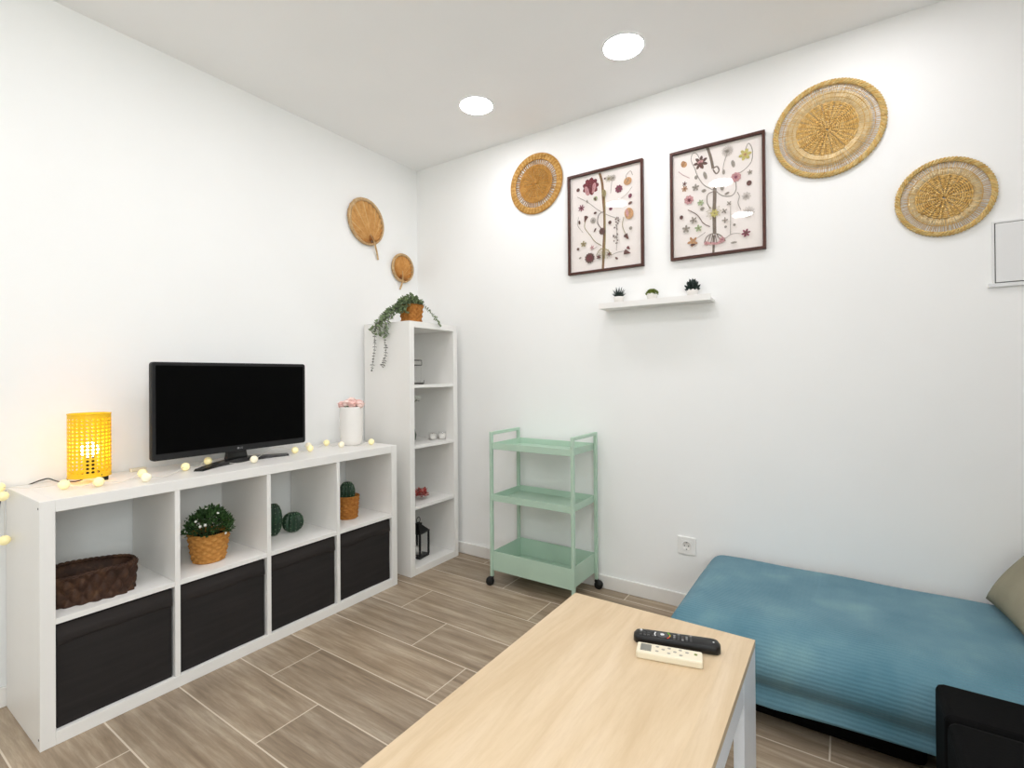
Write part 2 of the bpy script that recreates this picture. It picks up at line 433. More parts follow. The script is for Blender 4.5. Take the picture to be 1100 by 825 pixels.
# ------------------------------------------------------------------ tall narrow shelf in the corner
YT = -.478
tall = thing('bookcase', 'tall narrow white open bookcase standing in the corner of the room', 'bookcase', (X0, YT, 0))
HT = 1.47
MB().box((0, 0, 0), (dx, T, HT), .0015).build('side_panel', M['white'], tall)
MB().box((0, .42 - T, 0), (dx, .42, HT), .0015).build('side_panel', M['white'], tall)
MB().box((0, T, HT - .036), (dx, .42 - T, HT), .0015).build('top_panel', M['white'], tall)
MB().box((0, T, 0), (dx, .42 - T, .04), .0015).build('bottom_panel', M['white'], tall)
TZ = [.04]
for k in range(3):
    z = .04 + (k + 1) * .336 + k * .0175
    MB().box((.001, T, z), (dx - .002, .42 - T, z + .0175), .001).build('shelf', M['white'], tall)
    TZ.append(z + .0175)

# ------------------------------------------------------------------ television
ZL = HL
tv = thing('television', 'flat black television on a curved stand on the low white shelf', 'television', (.2, -1.339, ZL))
TW, z0, z1 = .336, .050, .446
def rrect(hw, a, b, r, n=5):
    pts = []
    for cx, cy, s in ((hw - r, b - r, 0), (-hw + r, b - r, 1), (-hw + r, a + r, 2), (hw - r, a + r, 3)):
        for i in range(n + 1):
            t = PI / 2 * (s + i / n); pts.append((cx + r * math.cos(t), cy + r * math.sin(t)))
    return pts
YZX = Matrix(((0, 0, 1, 0), (1, 0, 0, 0), (0, 1, 0, 0), (0, 0, 0, 1)))   # local (x,y,z) -> (z,x,y): outline into the y-z plane
m = MB().prism(rrect(TW, z0, z1, .012), -.028, .0); m.xf(YZX); hs = m.build('housing', M['bezel'], tv, bevel=.004)
m = MB().prism(rrect(TW * .8, z0 + .05, z1 - .05, .03), -.06, -.028); m.xf(YZX); m.build('rear_cover', M['black'], tv, bevel=.006)
m = MB().prism(rrect(TW - .014, z0 + .027, z1 - .014, .002), .0, .0012); m.xf(YZX); m.build('screen', M['screen'], tv)
# maker's mark under the screen
lg = MB()
ring = [(.0045 * math.cos(2 * PI * k / 20), .0045 * math.sin(2 * PI * k / 20)) for k in range(20)]
lg.prism(ring, 0, .0006)
logo = lg
logo.xf(Matrix.Translation((0, 0, 0)))
logo.xf(YZX); logo.xf(Matrix.Translation((.0004, 0, z0 + .0135)))
logo.build('maker_emblem', M['grey'], tv, 'round grey emblem')
fc = bpy.data.curves.new('maker_text', 'FONT'); fc.body = 'LG'; fc.size = .0115; fc.extrude = .0003
fo = bpy.data.objects.new('maker_text_curve', fc); C.objects.link(fo)
bpy.context.view_layer.update()
me = bpy.data.meshes.new_from_object(fo.evaluated_get(bpy.context.evaluated_depsgraph_get()))
bpy.data.objects.remove(fo)
me.transform(YZX); me.transform(Matrix.Translation((.0008, .0065, z0 + .0098)))
me.materials.clear(); me.materials.append(M['grey'])
lt = bpy.data.objects.new('maker_text', me); C.objects.link(lt); lt.parent = tv; lt['label'] = 'grey maker lettering'
# stand: swept crescent foot and neck
m = MB()
arc = smooth([(.085, -.205, 0), (.03, -.12, 0), (.0, -.03, 0), (-.012, .05, 0), (-.008, .14, 0), (.012, .232, 0)], 6)
m.sm = False
rows = []
for i, p in enumerate(arc):
    u = i / (len(arc) - 1); hw = .019 + .010 * math.sin(PI * u); hh = .008 + .010 * math.sin(PI * u) ** 2
    t = (arc[min(i + 1, len(arc) - 1)] - arc[max(i - 1, 0)]).normalized(); s = Vector((t.y, -t.x, 0))
    rows.append([m.v(p + s * hw), m.v(p + s * hw * .7 + Vector((0, 0, hh))), m.v(p - s * hw * .7 + Vector((0, 0, hh + .002))), m.v(p - s * hw)])
for A, B in zip(rows, rows[1:]):
    for q in range(4): m.face([A[q], A[(q + 1) % 4], B[(q + 1) % 4], B[q]])
m.face(rows[0]); m.face(rows[-1][::-1])
m.build('stand', M['blackgloss'], tv)
m = MB().prism([(-.045, .015), (.05, .015), (.038, .075), (-.035, .075)], -.036, -.012); m.xf(YZX); m.build('stand_neck', M['blackgloss'], tv, bevel=.002)

# ------------------------------------------------------------------ yellow perforated lamp
lamp = thing('table_lamp', 'lit yellow table lamp with perforated metal shade on end of low shelf', 'lamp', (.15, -1.855, ZL))
m = MB(); R0 = .063; ZS0, ZS1 = .022, .252
ncol, nrow = 26, 17; m.sm = False
def holes(i, j): return .5 <= j < nrow - 1.0
hh_ = (ZS1 - ZS0) / nrow
def cylp(a, z): return m.v((R0 * math.cos(a), R0 * math.sin(a), z))
for i in range(ncol):
    a0 = 2 * PI * i / ncol; da = 2 * PI / ncol
    for j in range(nrow):
        zb = ZS0 + j * hh_
        out = [(0, 0), (.5, 0), (1, 0), (1, .5), (1, 1), (.5, 1), (0, 1), (0, .5)]
        if not holes(i, j):
            m.face([cylp(a0 + da * u, zb + hh_ * v) for u, v in out]); continue
        O = [cylp(a0 + da * u, zb + hh_ * v) for u, v in out]
        I = []
        for u, v in out:
            ang = math.atan2(v - .5, u - .5); I.append(cylp(a0 + da * (.5 + .33 * math.cos(ang)), zb + hh_ * (.5 + .33 * math.sin(ang))))
        for k in range(8): m.face([O[k], O[(k + 1) % 8], I[(k + 1) % 8], I[k]])
m.sm = True
sh = m.build('lamp_shade', M['yellow'], lamp, weld=True)
so = sh.modifiers.new('thick', 'SOLIDIFY'); so.thickness = .0012
for z in (ZS0, ZS1):
    MB().tube([(R0 * math.cos(2 * PI * k / 48), R0 * math.sin(2 * PI * k / 48), z) for k in range(48)], .0016, 6, True).build('rim', M['yellow'], sh)
MB().ball((0, 0, .118), .028, 20, 12).build('bulb', M['bulb'], lamp)
MB().lathe([(.001, .03), (.017, .03), (.017, .075), (.014, .092), (.001, .092)], n=20).build('socket', M['black'], lamp, 'black bulb socket')
m = MB()
for k in range(3):
    a = 2 * PI * k / 3 + .3; m.cyl((.012 * math.cos(a), .012 * math.sin(a), .03), (R0 * math.cos(a), R0 * math.sin(a), .03), .002, 6)
m.build('spider', M['black'], lamp, 'black wire holder of the socket')
for k in range(3):
    a = 2 * PI * k / 3 + .3
    MB().cyl((R0 * .97 * math.cos(a), R0 * .97 * math.sin(a), 0), (R0 * .97 * math.cos(a), R0 * .97 * math.sin(a), .03), .002, 6).build('leg', M['black'], lamp, 'thin black leg')
MB().box((-.02, .024, 0.001), (.018, .052, .028), .002).build('transformer', M['black'], lamp, 'black block under the shade')
cp = [(0, 0, .034), (.005, -.025, .012), (-.02, -.05, .006), (-.06, -.075, .008), (-.1, -.09, .016), (-.118, -.105, .012), (-.128, -.125, .004), (-.140, -.16, -.012), (-.140, -.205, -.03), (-.138, -.222, -.2), (-.130, -.222, -.31), (-.1, -.226, -.345), (-.137, -.222, -.5), (-.137, -.215, -.7)]
MB().tube(smooth(cp, 6), .0022, 6).build('cord', M['black'], lamp, 'black power cord')

# ------------------------------------------------------------------ string lights
fs = thing('string_light', 'string of round warm white bulbs strung along the top of the low shelf', 'string lights', (0, 0, ZL))
bl = [(.245, -1.951, .0185), (.29, -1.869, .0185), (.244, -1.722, .0185), (.345, -1.746, .0185), (.233, -1.569, .0185), (.162, -1.45, .0185), (.296, -1.32, .0185), (.2, -1.062, .0185), (.21, -.985, .0185), (.115, -.93, .0185), (.10, -.81, .0185), (.235, -.815, .0185), (.284, -.655, .0185)]
hang = [(.075, -2.078, .012), (.1, -2.074, -.015), (.1, -2.070, -.165)]
wire = []
seq = [hang[2], hang[1], hang[0]] + bl
for i, p in enumerate(seq):
    wire.append(p)
    if i + 1 < len(seq):
        q = seq[i + 1]
        wire.append(((p[0] + q[0]) / 2 + .012 * (-1) ** i, (p[1] + q[1]) / 2, max((p[2] + q[2]) / 2 + (.03 if i == 9 else -.014 if i > 2 else -.005), .003 if i > 2 else -.2)))
MB().tube(smooth(wire, 5), .0012, 5).build('cord', M['wirewhite'], fs, 'thin pale wire')
for i, p in enumerate(bl + hang):
    MB().ball(p, .0165, 14, 9).build('bulb', M['fairy2'] if i in (3, 6, 9, 11) else M['fairy'], fs)
MB().box((.05, -1.70, 0), (.07, -1.645, .014), .003).build('battery_box', M['ivory'], fs, 'small pale battery case')

# ------------------------------------------------------------------ vase with pink roses
vx, vy = .18, -.705
va = MB().lathe([(.001, .0), (.042, .0), (.052, .006), (.0585, .03), (.0625, .09), (.0635, .205), (.0625, .214), (.0595, .214), (.058, .2), (.054, .02), (.001, .012)], n=40).build('vase', M['ceramic'])
va.location = (vx, vy, ZL); tag(va, 'round white ceramic vase holding pink flowers on the low shelf', 'vase')
bq = thing('flower_bouquet', 'bunch of pale pink roses with small dark leaves in the white vase', 'flowers', (vx, vy, ZL + .205))
for k in range(9):
    a = 2.4 * k; r = .012 + .0145 * math.sqrt(k) if k else 0
    c = Vector((r * math.cos(a), r * math.sin(a), .052 - r * .35))
    R_ = (.024, .021, .022)[k % 3]; m = MB(); tw = k * .7
    def petal(R, z, a, R_=R_, tw=tw):
        q = 1 + .13 * math.sin(3 * a + z / R_ * 4 + tw) + .06 * math.sin(5 * a - z / R_ * 6)
        return R * q * math.cos(a), R * q * math.sin(a), z * .85 + .003 * math.sin(4 * a + R * 500)
    m.lathe([(max(1e-4, math.sin(PI * t / 12) ** .8) * R_, -math.cos(PI * t / 12) * R_) for t in range(13)], c - Vector((0, 0, .014)), 30, petal)
    for q in range(7):
        a_ = 2 * PI * q / 7 + tw; d = Vector((math.cos(a_), math.sin(a_), .25))
        m.leaf(c + d * R_ * .5 - Vector((0, 0, .02)), d + Vector((0, 0, .5)), Vector((-d.x, -d.y, .7)), R_ * 1.1, R_ * 1.1, -.12)
    fo_ = m.build('rose', M['pink'] if k % 2 else M['pink2'], bq)
    MB().tube([c - Vector((0, 0, .03)), (c.x * .5, c.y * .5, -.12)], .0015, 5).build('stem', M['stem'], fo_)
m = MB()
for k in range(30):
    a = random.uniform(0, 2 * PI); r = random.uniform(.035, .058)
    m.leaf((r * .7 * math.cos(a), r * .7 * math.sin(a), .012), (math.cos(a), math.sin(a), random.uniform(-.15, .35)), (0, 0, 1), .03, .016)
m.build('leaves', M['leaf'], bq)

# ------------------------------------------------------------------ wicker pots
def weave(mb, prof_r, h, n=26, rows=11, amp=.0028, sq=0., per=6):
    """woven wall: strands bulge in and out over the stakes; prof_r(t) outer radius at height t"""
    N = n * per // 2; K = rows * 4
    def shape(r, a):
        if not sq: return r * math.cos(a), r * math.sin(a)
        e = 2 + sq * 4; c, s = math.cos(a), math.sin(a)
        q = (abs(c) ** e + abs(s) ** e) ** (-1 / e)
        return r * q * c, r * q * s
    rings = []
    mb.sm = True
    for k in range(K + 1):
        t = k / K; row = int(t * rows * .9999); ph = (t * rows) % 1
        ring = []
        for i in range(N):
            a = 2 * PI * i / N
            d = amp * math.sin(PI * ph) * math.sin(n * a / 2 * 1.0 + PI * (row % 2)) + amp * .5 * math.sin(PI * ph)
            x, y_ = shape(prof_r(t) + d, a); ring.append(mb.v((x, y_, t * h)))
        rings.append(ring)
    inn = []
    for t in (1., .55, .0):
        ring = []
        for i in range(N):
            x, y_ = shape(prof_r(t) - .005, 2 * PI * i / N); ring.append(mb.v((x, y_, max(t * h, .004))))
        inn.append(ring)
    allr = rings + inn
    for A, B in zip(allr, allr[1:]):
        for i in range(N): mb.face([A[i], A[(i + 1) % N], B[(i + 1) % N], B[i]])
    mb.face(rings[0][::-1]); mb.face(inn[-1])
    mb.sm = False
    return shape
def braid_rim(mb, shape, r, z, thick=.004, n=30):
    for s in (0, 1):
        pts = []
        for k in range(n * 4):
            a = 2 * PI * k / (n * 4); q = n * a + s * PI
            x, y_ = shape(r + thick * .5 * math.cos(q), a); pts.append((x, y_, z + thick * .5 * math.sin(q)))
        mb.tube(pts, thick * .75, 6, True)

pp = thing('potted_plant', 'bushy green plant with tiny white flowers in a tan wicker pot on the low shelf', 'potted plant', (.27, -1.497, ZMt))
m = MB(); shp = weave(m, lambda t: .055 + .019 * t ** .8, .115, 22, 9, .0050); braid_rim(m, shp, .073, .115); m.build('wicker_pot', M['wicker'], pp)
MB().lathe([(.001, .102), (.066, .1)], n=24).build('soil', M['soil'], pp)
m = MB(); m2 = MB()
for k in range(760):
    a = random.uniform(0, 2 * PI); ph = math.acos(random.uniform(-.05, 1)); rr = random.uniform(.55, 1.) ** .6
    d = Vector((math.sin(ph) * math.cos(a), math.sin(ph) * math.sin(a), math.cos(ph)))
    p = Vector((d.x * .083 * rr, d.y * .083 * rr, .122 + d.z * .092 * rr))
    m.leaf(p, d + Vector((random.uniform(-.7, .7), random.uniform(-.7, .7), random.uniform(-.3, .7))), Vector((random.uniform(-1, 1), random.uniform(-1, 1), 1.2)), random.uniform(.016, .026), random.uniform(.008, .013))
m.build('foliage', M['leaf'], pp)
m = MB()
for k in range(26):
    a = 2 * PI * k / 26; r = .06 * math.sqrt((k * .618) % 1)
    m.tube([(r * .6 * math.cos(a), r * .6 * math.sin(a), .1), (r * 1.1 * math.cos(a), r * 1.1 * math.sin(a), .19 - r * .5)], .0012, 4)
m.build('stems', M['stem'], pp)
for k in range(30):
    a = random.uniform(0, 2 * PI); ph = random.uniform(.2, 1.6)
    d = Vector((math.sin(ph) * math.cos(a), math.sin(ph) * math.sin(a), math.cos(ph)))
    p = Vector((d.x * .092, d.y * .092, .122 + d.z * .1)); m = MB()
    for q in range(5):
        b = 2 * PI * q / 5; s = d.orthogonal().normalized(); u = d.cross(s)
        m.leaf(p, s * math.cos(b) + u * math.sin(b) + d * .35, d, .0065, .0055)
    m.build('flower', M['flower'], pp)

# cactus in wicker pot
def cactus_body(mb, r, h, ribs=12, squash=None, depth=.2):
    mb.sm = True; K = 18; N = ribs * 6; prof = []
    for i in range(K + 1):
        t = i / K; z = -math.cos(PI * t) * .5 + .5
        prof.append((max(2e-4, (math.sin(PI * t) ** .75) * r), z * h))
    mb.lathe(prof, n=N, fn=lambda R, z, a: (R * (1 - depth * (.5 + .5 * math.cos(ribs * a)) ** 1.5) * math.cos(a), R * (1 - depth * (.5 + .5 * math.cos(ribs * a)) ** 1.5) * math.sin(a), z))
def spines(mb, r, h, ribs=12, n=7, L=.004):
    for k in range(ribs):
        a = 2 * PI * (k + .5) / ribs
        for i in range(1, n):
            t = i / n; R = math.sin(PI * t) ** .75 * r; z = (-math.cos(PI * t) * .5 + .5) * h
            d = Vector((math.cos(a) * math.sin(PI * t), math.sin(a) * math.sin(PI * t), -math.cos(PI * t)))
            p = Vector((R * math.cos(a), R * math.sin(a), z))
            for q in (-.6, 0, .6):
                e = d + Vector((-math.sin(a), math.cos(a), 0)) * q + Vector((0, 0, q * .3))
                mb.tube([p - d * .002, p + e.normalized() * L], [.0012, .0004], 4, cap=False)
cp_ = thing('potted_cactus', 'small ribbed green cactus in a chestnut wicker pot on the low shelf', 'potted cactus', (.25, -.787, ZMt))
m = MB(); shp = weave(m, lambda t: .047 + .010 * t, .117, 20, 10, .0042); braid_rim(m, shp, .057, .117, .0035); m.build('wicker_pot', M['wicker2'], cp_)
MB().lathe([(.001, .1), (.05, .098)], n=24).build('soil', M['soil'], cp_)
m = MB(); cactus_body(m, .041, .11, 12); m.mi = 1; spines(m, .041, .11, 12); m.xf(Matrix.Translation((0, -.004, .083))); m.build('cactus', [M['cactus'], M['cactus2']], cp_)
c1_label = 'squat round ribbed green cactus lying loose on the low shelf'
m = MB(); cactus_body(m, .050, .092, 12); m.mi = 1; spines(m, .050, .092, 12, 8, .003); c1 = tag(m.build('decorative_cactus', [M['cactus'], M['cactus2']], loc=(.215, -1.085, ZMt)), c1_label, 'cactus')
c2_label = 'upright oval green cactus half hidden beside a divider of the low shelf'
m = MB(); cactus_body(m, .040, .152, 11); m.mi = 1; spines(m, .040, .152, 11, 9, .003); c2 = tag(m.build('decorative_cactus', [M['cactus'], M['cactus2']], loc=(.2, -1.176, ZMt)), c2_label, 'cactus')

# ------------------------------------------------------------------ dark woven basket
bk = thing('woven_basket', 'low dark brown woven basket in first cube of the low shelf', 'basket', (.268, -1.892, ZMt), (0, 0, math.radians(-14)))
m = MB()
BA, BB, BH = .088, .132, .096
def sup(a, s=1., e=3.2):
    c, q = math.cos(a), math.sin(a); k = (abs(c) ** e + abs(q) ** e) ** (-1 / e)
    return c * k * BA * s, q * k * BB * s
m.sm = True
N, K = 220, 28; rings = []
for k in range(K + 1):
    t = k / K; ring = []
    for i in range(N):
        a = 2 * PI * i / N
        # plaited diagonal strips
        u = 22 * a; v_ = t * 3 * PI
        d = .011 * (abs(math.sin((u + v_) * .5)) * abs(math.sin((u - v_) * .5))) ** .8 - .003
        x, y_ = sup(a, .94 + .06 * t); q = Vector((x, y_, 0)).normalized()
        ring.append(m.v((x + q.x * d, y_ + q.y * d, t * BH * (1 + .05 * math.sin(2 * a + .6) * t))))
    rings.append(ring)
for s, z in ((.94, 1.), (.90, .5), (.86, .05)):
    rings.append([m.v((sup(2 * PI * i / N, s)[0], sup(2 * PI * i / N, s)[1], z * BH * (1 + .05 * math.sin(4 * PI * i / N + .6) * z))) for i in range(N)])
for A, B in zip(rings, rings[1:]):
    for i in range(N): m.face([A[i], A[(i + 1) % N], B[(i + 1) % N], B[i]])
m.face(rings[0][::-1]); m.face(rings[-1])
m.build('woven_body', M['basket'], bk)
m = MB()
for s in (0, 1):
    pts = []
    for i in range(240):
        a = 2 * PI * i / 240; x, y_ = sup(a, .97 + .025 * math.cos(26 * a + s * PI)); pts.append((x, y_, BH * (1 + .05 * math.sin(2 * a + .6)) + .003 * math.sin(26 * a + s * PI)))
    m.tube(pts, .0048, 6, True)
m.build('rim', M['basket'], bk)

# ------------------------------------------------------------------ things in the tall bookcase
jr = thing('glass_jar', 'clear glass lidded jar on a dark wire tray on the top shelf of bookcase', 'jar', (.27, -.315, TZ[3]))
MB().lathe([(.03, .012), (.045, .014), (.05, .03), (.05, .1), (.042, .118), (.042, .13)], n=28).build('glass_body', M['jarglass'], jr)
lid = MB().lathe([(.052, .127), (.055, .13), (.055, .136), (.05, .139), (.012, .148), (.008, .156), (.012, .164), (.001, .168)], n=28).build('lid', M['jarglass'], jr)
m = MB()
for z in (.118, .148):
    m.tube([(.051 * math.cos(2 * PI * k / 32), .051 * math.sin(2 * PI * k / 32), z) for k in range(32)], .0022, 6, True)
m.cyl((.036, .036, .118), (.036, .036, .148), .002, 6); m.cyl((.036, -.036, .118), (.036, -.036, .148), .002, 6)
m.build('wire_bail', M['wire'], jr, 'grey wire closure')
m = MB().lathe([(.001, .0), (.06, .0), (.066, .004), (.066, .010), (.06, .010), (.001, .009)], n=28)
m.tube(smooth([(.02, .064, .006), (.02, .07, .012), (.02, .074, .024)], 4), .002, 6)
m.build('tray', M['wire'], jr, 'dark round wire tray')
fp = thing('flower_vase', 'dark green round vase with one white flower behind the bookcase side', 'vase', (.275, -.366, TZ[2]))
MB().lathe([(.001, 0), (.03, 0), (.046, .02), (.05, .05), (.04, .085), (.02, .105), (.019, .13), (.022, .135), (.016, .132), (.001, .1)], n=28).build('body', M['cactus'], fp)
MB().tube(smooth([(0, 0, .1), (.0, .012, .2), (.02, .055, .262)], 5), .0018, 5).build('stem', M['stem'], fp)
m = MB()
for q in range(12):
    b = 2 * PI * q / 12; m.leaf((.02, .058, .262), (math.cos(b), math.sin(b), .9 if q % 2 else .4), (0, 0, 1), .036, .02)
m.build('flower', M['flower'], fp)
m = MB()
for q in range(5):
    b = 2 * PI * q / 5; m.leaf((.02, .057, .255), (math.cos(b), math.sin(b), -.15), (0, 0, 1), .02, .01)
m.build('calyx', M['leaf'], fp)
def votive(x, y_, label):
    r = thing('votive_candle', label, 'candle', (x, y_, TZ[2]), (0, 0, 0), 'votive candles in the bookcase')
    MB().lathe([(.001, 0), (.024, 0), (.025, .003), (.025, .05), (.023, .05), (.023, .004), (.001, .003)], n=24).build('glass_cup', M['jarglass'], r)
    MB().lathe([(.001, .004), (.0222, .004), (.0222, .036), (.001, .035)], n=24).build('wax', M['candle'], r)
    MB().cyl((0, 0, .034), (0, .001, .043), .0008, 5).build('wick', M['dark'], r)
votive(.29, -.168, 'white candle in a clear glass cup, farther from the bookcase front corner')
votive(.33, -.122, 'white candle in a clear glass cup, nearest the back wall on the shelf')
pb = thing('potpourri_bowl', 'small glass bowl of dried red petals on a bookcase shelf', 'bowl', (.29, -.28, TZ[1]))
MB().lathe([(.001, 0), (.025, 0), (.04, .008), (.05, .03), (.052, .048), (.050, .048), (.047, .03), (.038, .012), (.001, .005)], n=28).build('bowl', M['jarglass'], pb)
m = MB()
for k in range(150):
    a = random.uniform(0, 2 * PI); r = .042 * math.sqrt(random.random()); m.mi = random.choice((0, 0, 1))
    m.leaf((r * math.cos(a), r * math.sin(a), random.uniform(.018, .056)), (random.uniform(-1, 1), random.uniform(-1, 1), random.uniform(-.2, .8)), (random.uniform(-1, 1), random.uniform(-1, 1), 1), random.uniform(.014, .024), .014)
pt = m.build('petals', [M['red'], M['red2']], pb); pt['kind'] = 'stuff'
ln = thing('lantern', 'black metal candle lantern on the floor-level shelf of bookcase', 'lantern', (.275, -.285, TZ[0]), (0, 0, math.radians(8)))
hw = .044
MB().box((-hw - .004, -hw - .004, 0), (hw + .004, hw + .004, .014), .002).build('base', M['iron'], ln)
for sx in (-1, 1):
    for sy in (-1, 1):
        MB().box((sx * hw - .005, sy * hw - .005, .014), (sx * hw + .005, sy * hw + .005, .15)).build('post', M['iron'], ln)
for k in range(4):
    m = MB().box((-hw + .005, hw - .001, .016), (hw - .005, hw + .001, .15)); m.xf(Matrix.Rotation(k * PI / 2, 4, 'Z')); m.build('pane', M['jarglass'], ln)
m = MB(); m.box((-hw - .006, -hw - .006, .15), (hw + .006, hw + .006, .158))
A = [m.v((sx * (hw + .004), sy * (hw + .004), .158)) for sx, sy in ((-1, -1), (1, -1), (1, 1), (-1, 1))]; B = [m.v((sx * .016, sy * .016, .192)) for sx, sy in ((-1, -1), (1, -1), (1, 1), (-1, 1))]
for k in range(4): m.face([A[k], A[(k + 1) % 4], B[(k + 1) % 4], B[k]])
m.face(B); m.box((-.016, -.016, .192), (.016, .016, .205)); m.build('roof', M['iron'], ln)
MB().tube([(0, .018 * math.cos(2 * PI * k / 24), .222 + .018 * math.sin(2 * PI * k / 24)) for k in range(24)], .0025, 6, True).build('ring_handle', M['iron'], ln)
MB().lathe([(.001, .0145), (.02, .0145), (.02, .06), (.001, .058)], n=20).build('candle', M['candle'], ln)

# ------------------------------------------------------------------ trailing plant on the tall bookcase
tp = thing('trailing_plant', 'trailing artificial eucalyptus in a square brown woven basket on top of bookcase', 'potted plant', (.335, -.392, HT))
m = MB(); shp = weave(m, lambda t: .048 + .009 * t, .1, 20, 7, .0026, .7, 8); braid_rim(m, shp, .056, .1, .0035); m.build('woven_basket', M['wicker2'], tp)
MB().lathe([(.001, .085), (.05, .085)], n=20).build('soil', M['soil'], tp)
def vine(pts, lf, r0, mt, parent, dens=1., name='vine'):
    path = smooth(pts, 8); st = MB().tube(path, .0012, 5).build(name, M['vinestem'], parent)
    m = MB(); acc = 0
    for i in range(1, len(path)):
        acc += (path[i] - path[i - 1]).length
        if acc > .011 / dens:
            acc = 0; t = (path[i] - path[i - 1]).normalized(); ph = random.uniform(0, PI)
            s = t.orthogonal().normalized(); u = t.cross(s)
            for q in (0, PI):
                d = s * math.cos(ph + q) + u * math.sin(ph + q) + t * .35
                m.leaf(path[i], d, t + Vector((0, 0, .6)), lf * random.uniform(.8, 1.25), lf * .75)
    m.build('leaves', mt, st)
    return st
# crown
m = MB()
for k in range(420):
    a = random.uniform(0, 2 * PI); r = .066 * math.sqrt(random.random())
    p = Vector((r * math.cos(a), r * math.sin(a) - .006, .1 + .055 * (1 - (r / .075) ** 2) * random.uniform(.2, 1.1)))
    m.leaf(p, (random.uniform(-1, 1) + p.x * 12, random.uniform(-1, 1) + p.y * 12, random.uniform(-.1, .9)), (random.uniform(-.6, .6), random.uniform(-.6, .6), 1), random.uniform(.018, .028), random.uniform(.014, .019))
for k in range(120):     # leaves spilling over the near edge
    q = random.random(); p = Vector((random.uniform(-.05, .05), -.055 - .03 * q + random.uniform(-.012, .012), .115 - .06 * q + random.uniform(-.02, .03)))
    m.leaf(p, (random.uniform(-1, 1), random.uniform(-1, .3), random.uniform(-.8, .6)), (random.uniform(-.6, .6), -.5, 1), random.uniform(.018, .026), random.uniform(.014, .018))
m.build('foliage', M['leaf2'], tp)
# strands over the near side (local: x out of wall, y along it)
S = lambda *w: [(a - .335, b + .392, c - HT) for a, b, c in w]
vine(S((.31, -.42, 1.575), (.28, -.46, 1.56), (.22, -.49, 1.52), (.17, -.505, 1.46), (.145, -.505, 1.40), (.135, -.500, 1.32), (.125, -.502, 1.25), (.11, -.502, 1.185)), .0155, 0, M['purple'], tp, 1.05)
vine(S((.33, -.43, 1.575), (.31, -.475, 1.55), (.27, -.50, 1.50), (.235, -.505, 1.43), (.225, -.500, 1.36), (.235, -.502, 1.30), (.22, -.502, 1.24), (.205, -.504, 1.21)), .0155, 0, M['purple'], tp, 1.05)
vine(S((.30, -.42, 1.57), (.25, -.47, 1.545), (.19, -.49, 1.50), (.14, -.50, 1.455), (.115, -.505, 1.42)), .025, 0, M['leaf2'], tp, 1.5)
vine(S((.31, -.43, 1.57), (.27, -.475, 1.54), (.22, -.50, 1.49), (.19, -.507, 1.44), (.175, -.507, 1.40)), .025, 0, M['leaf2'], tp, 1.5)
vine(S((.33, -.44, 1.57), (.31, -.48, 1.545), (.27, -.50, 1.50), (.25, -.508, 1.45), (.23, -.508, 1.38)), .025, 0, M['leaf2'], tp, 1.5)
vine(S((.32, -.42, 1.575), (.28, -.46, 1.565), (.23, -.495, 1.52), (.205, -.507, 1.47)), .026, 0, M['leaf2'], tp, 1.6)
vine(S((.35, -.36, 1.575), (.385, -.335, 1.565), (.415, -.31, 1.53), (.425, -.28, 1.50), (.425, -.25, 1.475), (.424, -.235, 1.455)), .019, 0, M['leaf2'], tp, 1.2)

